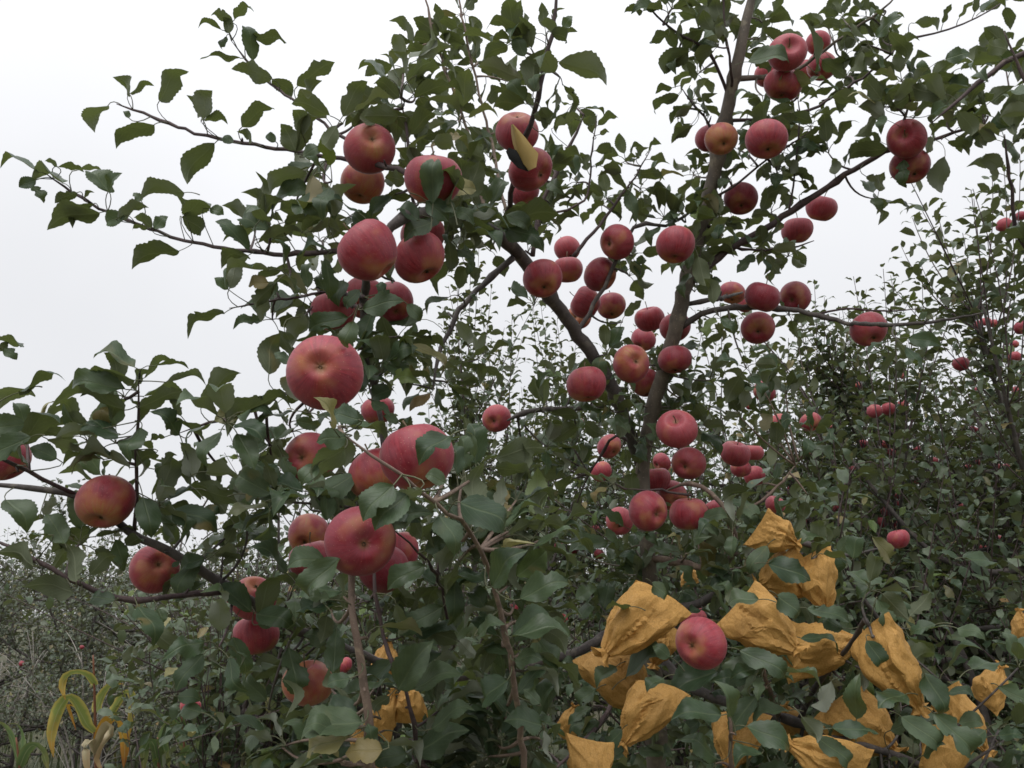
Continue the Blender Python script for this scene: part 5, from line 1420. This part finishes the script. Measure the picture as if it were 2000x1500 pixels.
# ------------------------------------------------------------------ maize at the lower left
def maize_leaf_mat(name, c_mid, c_edge, c_tip):
    m, ns, ln = new_mat(name)
    out = ns.new('ShaderNodeOutputMaterial')
    uv = node(ns, 'ShaderNodeUVMap', uv_map='UVMap'); sep = ns.new('ShaderNodeSeparateXYZ'); ln(uv.outputs[0], sep.inputs[0])
    nz = ns.new('ShaderNodeTexNoise'); nz.inputs['Scale'].default_value = 30; nz.inputs['Detail'].default_value = 4
    tc = ns.new('ShaderNodeTexCoord'); ln(tc.outputs['Object'], nz.inputs['Vector'])
    e = mathn(ns, ln, 'ABSOLUTE', mathn(ns, ln, 'SUBTRACT', sep.outputs['Y'], .5))
    rib = maprange(ns, ln, e, 0, .06, 1, 0, True)
    ef = maprange(ns, ln, mathn(ns, ln, 'ADD', e, mathn(ns, ln, 'MULTIPLY', nz.outputs['Fac'], .3)), .35, .6, 0, 1, True)
    c = mixc(ns, ln, ef, c_mid, c_edge)
    c = mixc(ns, ln, maprange(ns, ln, mathn(ns, ln, 'ADD', sep.outputs['X'], mathn(ns, ln, 'MULTIPLY', nz.outputs['Fac'], .4)), .8, 1.15, 0, 1), c, c_tip)
    c = mixc(ns, ln, mathn(ns, ln, 'MULTIPLY', rib, .5), c, (.40, .40, .22))
    bs = ns.new('ShaderNodeBsdfPrincipled'); ln(c, bs.inputs['Base Color']); bs.inputs['Roughness'].default_value = .5
    tr = ns.new('ShaderNodeBsdfTranslucent'); ln(c, tr.inputs['Color'])
    mx = ns.new('ShaderNodeMixShader'); mx.inputs[0].default_value = .25
    ln(bs.outputs[0], mx.inputs[1]); ln(tr.outputs[0], mx.inputs[2]); ln(mx.outputs[0], out.inputs['Surface'])
    return m
MZ = {'g': maize_leaf_mat('maize_green', (.10, .16, .055), (.15, .20, .07), (.20, .19, .06)),
      'y': maize_leaf_mat('maize_yellowing', (.24, .29, .075), (.48, .42, .11), (.47, .28, .06)),
      'o': maize_leaf_mat('maize_golden', (.42, .25, .03), (.46, .24, .03), (.33, .13, .03)),
      'p': maize_leaf_mat('maize_dry', (.42, .36, .22), (.46, .38, .24), (.42, .26, .12))}
M_MSTALK = plain('maize_stalk', (.20, .085, .05), .6)
def ribbon(pts, wid, twist=0.0, tipw=.15):
    pts, rr = smooth_path(pts, [0] * len(pts), .025)
    n = len(pts); mb = MB(); v, uv = [], []
    for i, p in enumerate(pts):
        t = i / (n - 1)
        tg = nrm(pts[min(i + 1, n - 1)] - pts[max(i - 1, 0)])
        s = nrm(np.cross(tg, nrm(p - CAM) * .55 + np.array([0.15, 0, .8])))
        nn = np.cross(s, tg)
        a = twist * (t - .3); s, nn = s * math.cos(a) + nn * math.sin(a), nn * math.cos(a) - s * math.sin(a)
        w = wid * np.interp(t, [0, .12, .45, .8, 1], [.55, .85, 1, .65, tipw * .3]) * .5
        for q in (-1, -.5, 0, .5, 1):
            v.append(p + s * q * w + nn * (abs(q) * w * .35 + .12 * w * math.sin(t * 17 + q * 3)))
            uv.append((t, .5 + q * .5))
    f = [(i * 5 + j, i * 5 + j + 1, i * 5 + 6 + j, i * 5 + 5 + j) for i in range(n - 1) for j in range(4)]
    mb.add(v, f, np.array(uv))
    return mb
def maize(label, stalk, leaves, d):
    pts = [px(x, y, d) for x, y in stalk]
    g = ground_z(pts[-1][0], pts[-1][1])
    foot = np.array([pts[-1][0], pts[-1][1], g])
    root = tag(empty('maize_plant', Vector(foot.tolist())), label, 'maize plant', 'maize plants at the field edge')
    mb = MB(); sp, sr = smooth_path([foot] + pts[::-1], list(np.linspace(.014, .004, len(pts) + 1)), .05)
    tube(mb, [p - foot for p in sp], sr, 7, 0, 0, .08)
    add_obj('stalk', mb.mesh('stalk', [M_MSTALK]), root)
    for kind, w, dz, tw, lp in leaves:
        n = len(lp)
        P = [px(x, y, d + dz * math.sin(math.pi * .5 * i / (n - 1))) for i, (x, y) in enumerate(lp)]
        mb = ribbon(P, w * (.75 if kind == 'p' else 1.0) * d / F, tw)
        mb.v = [v - foot for v in mb.v]
        add_obj('leaf', mb.mesh('maize_leaf', [MZ[kind]]), root)
S = lambda pts: [(x * .35, 975 + y * .35) for x, y in pts]
maize('maize plant with arching yellow leaves and a reddish stalk', S([(520, 870), (525, 1000), (530, 1200), (532, 1400), (535, 1600)]), [
  ('y', 20, -.12, .4, S([(532, 1040), (490, 990), (430, 968), (370, 990), (345, 1050), (365, 1120)])),
  ('y', 27, -.15, .3, S([(540, 1310), (490, 1270), (440, 1170), (390, 1110), (340, 1150), (300, 1250), (285, 1340), (298, 1440)])),
  ('y', 24, .12, -.4, S([(535, 1190), (565, 1110), (610, 1050), (690, 1030)])),
  ('y', 18, .15, .2, S([(535, 1330), (620, 1200), (700, 1080), (738, 1110), (730, 1220), (715, 1345)])),
  ('o', 24, -.1, .5, S([(535, 1380), (580, 1270), (625, 1230), (665, 1270), (695, 1370), (690, 1500)])),
  ('p', 24, -.12, .8, S([(535, 1420), (500, 1345), (478, 1370), (478, 1450), (495, 1540)])),
  ('p', 26, -.14, 1.4, S([(540, 1440), (560, 1330), (600, 1260), (610, 1320), (560, 1400), (540, 1450), (580, 1540)])),
  ('o', 8, .05, .2, S([(510, 1260), (440, 1180), (380, 1150), (400, 1220), (425, 1290)]))], 4.6)
maize('maize plant with drooping green leaves at the left edge', S([(90, 1330), (110, 1500), (120, 1620)]), [
  ('g', 22, -.1, .3, S([(110, 1500), (140, 1420), (185, 1375), (235, 1410), (270, 1520)])),
  ('g', 18, .05, -.3, S([(105, 1480), (60, 1330), (0, 1250), (-60, 1260)])),
  ('g', 16, .1, .3, S([(110, 1440), (120, 1330), (95, 1260), (40, 1255)]))], 4.5)
maize('short green maize plant right of the yellow one', S([(880, 1330), (885, 1480), (890, 1620)]), [
  ('g', 24, -.1, .2, S([(885, 1500), (860, 1380), (830, 1350), (805, 1400), (800, 1520)])),
  ('g', 24, .1, -.3, S([(885, 1480), (900, 1380), (920, 1300), (960, 1230), (985, 1260)])),
  ('g', 20, .0, .3, S([(888, 1470), (880, 1370), (900, 1350), (925, 1420), (945, 1500)]))], 4.7)
maize('green maize plant with a hanging leaf beside the low bushy tree', S([(1010, 1180), (1030, 1400), (1040, 1620)]), [
  ('g', 18, .06, .3, S([(1020, 1300), (1000, 1215), (985, 1250), (1000, 1330), (1015, 1415)])),
  ('g', 22, -.1, .2, S([(1035, 1520), (1030, 1440), (1060, 1395), (1100, 1400), (1150, 1460)])),
  ('g', 20, -.05, .2, S([(1025, 1380), (940, 1260), (830, 1180), (760, 1190)]))], 4.9)

# bare, grey twigs of dead shrubs at the left
def dry_shrub(label, cx, d, top, seed):
    r_ = random.Random(seed); b = ground_pt(cx, d)
    root = tag(empty('dry_shrub', Vector(b.tolist())), label, 'dry shrub', 'bare shrubs at the left')
    for k in range(6):
        h = (px(cx, top, d)[2] - b[2]) * r_.uniform(.55, 1.0)
        o = np.array([r_.uniform(-.55, .55), r_.uniform(-.4, .4), h])
        st = bez(np.zeros(3), np.array([o[0] * .2, o[1] * .2, h * .6]), o, 12)
        mb = MB(); tube(mb, st, list(np.linspace(.011, .003, 12)), 5, 0, 0, .1)
        for _ in range(7):
            i = r_.randint(3, 10); e = st[i] + np.array([r_.uniform(-.3, .3), r_.uniform(-.3, .3), r_.uniform(-.02, .3)])
            tube(mb, bez(st[i], (st[i] + e) / 2 + np.array([0, 0, .04]), e, 5), [.004, .0035, .003, .0025, .002], 4, 0, 0, 0, False)
        add_obj('stem', mb.mesh('stem', [M_GREYTWIG]), root)
dry_shrub('bare grey shrub standing behind the maize stalk', 235, 6.4, 1190, 5)
dry_shrub('bare grey shrub low at the left edge behind the maize', 60, 7.0, 1240, 6)

# grass and weeds on the ground
def weeds():
    mb = MB(); r_ = random.Random(3)
    for _ in range(9000):
        d = r_.uniform(2.6, 11); cx = r_.uniform(-150, 2150)
        b = ground_pt(cx, d)
        h = r_.uniform(.10, .32) * (1.3 if r_.random() < .1 else 1); w = r_.uniform(.004, .012)
        a = r_.uniform(0, 6.3); o = np.array([math.cos(a), math.sin(a), 0]); s = np.array([-o[1], o[0], 0]) * w
        t = b + o * h * r_.uniform(.1, .5) + np.array([0, 0, h]); m = (b + t) / 2 + np.array([0, 0, h * .12])
        mb.add([b - s, b + s, m + s * .8, m - s * .8, t], [(0, 1, 2, 3), (3, 2, 4)], None, r_.random(), 0)
    o = add_obj('grass', mb.mesh('grass', [M_LEAF_MID])); o['kind'] = 'stuff'
    o['label'] = 'rough grass and weeds under the orchard trees'
weeds()
bpy.context.view_layer.update()
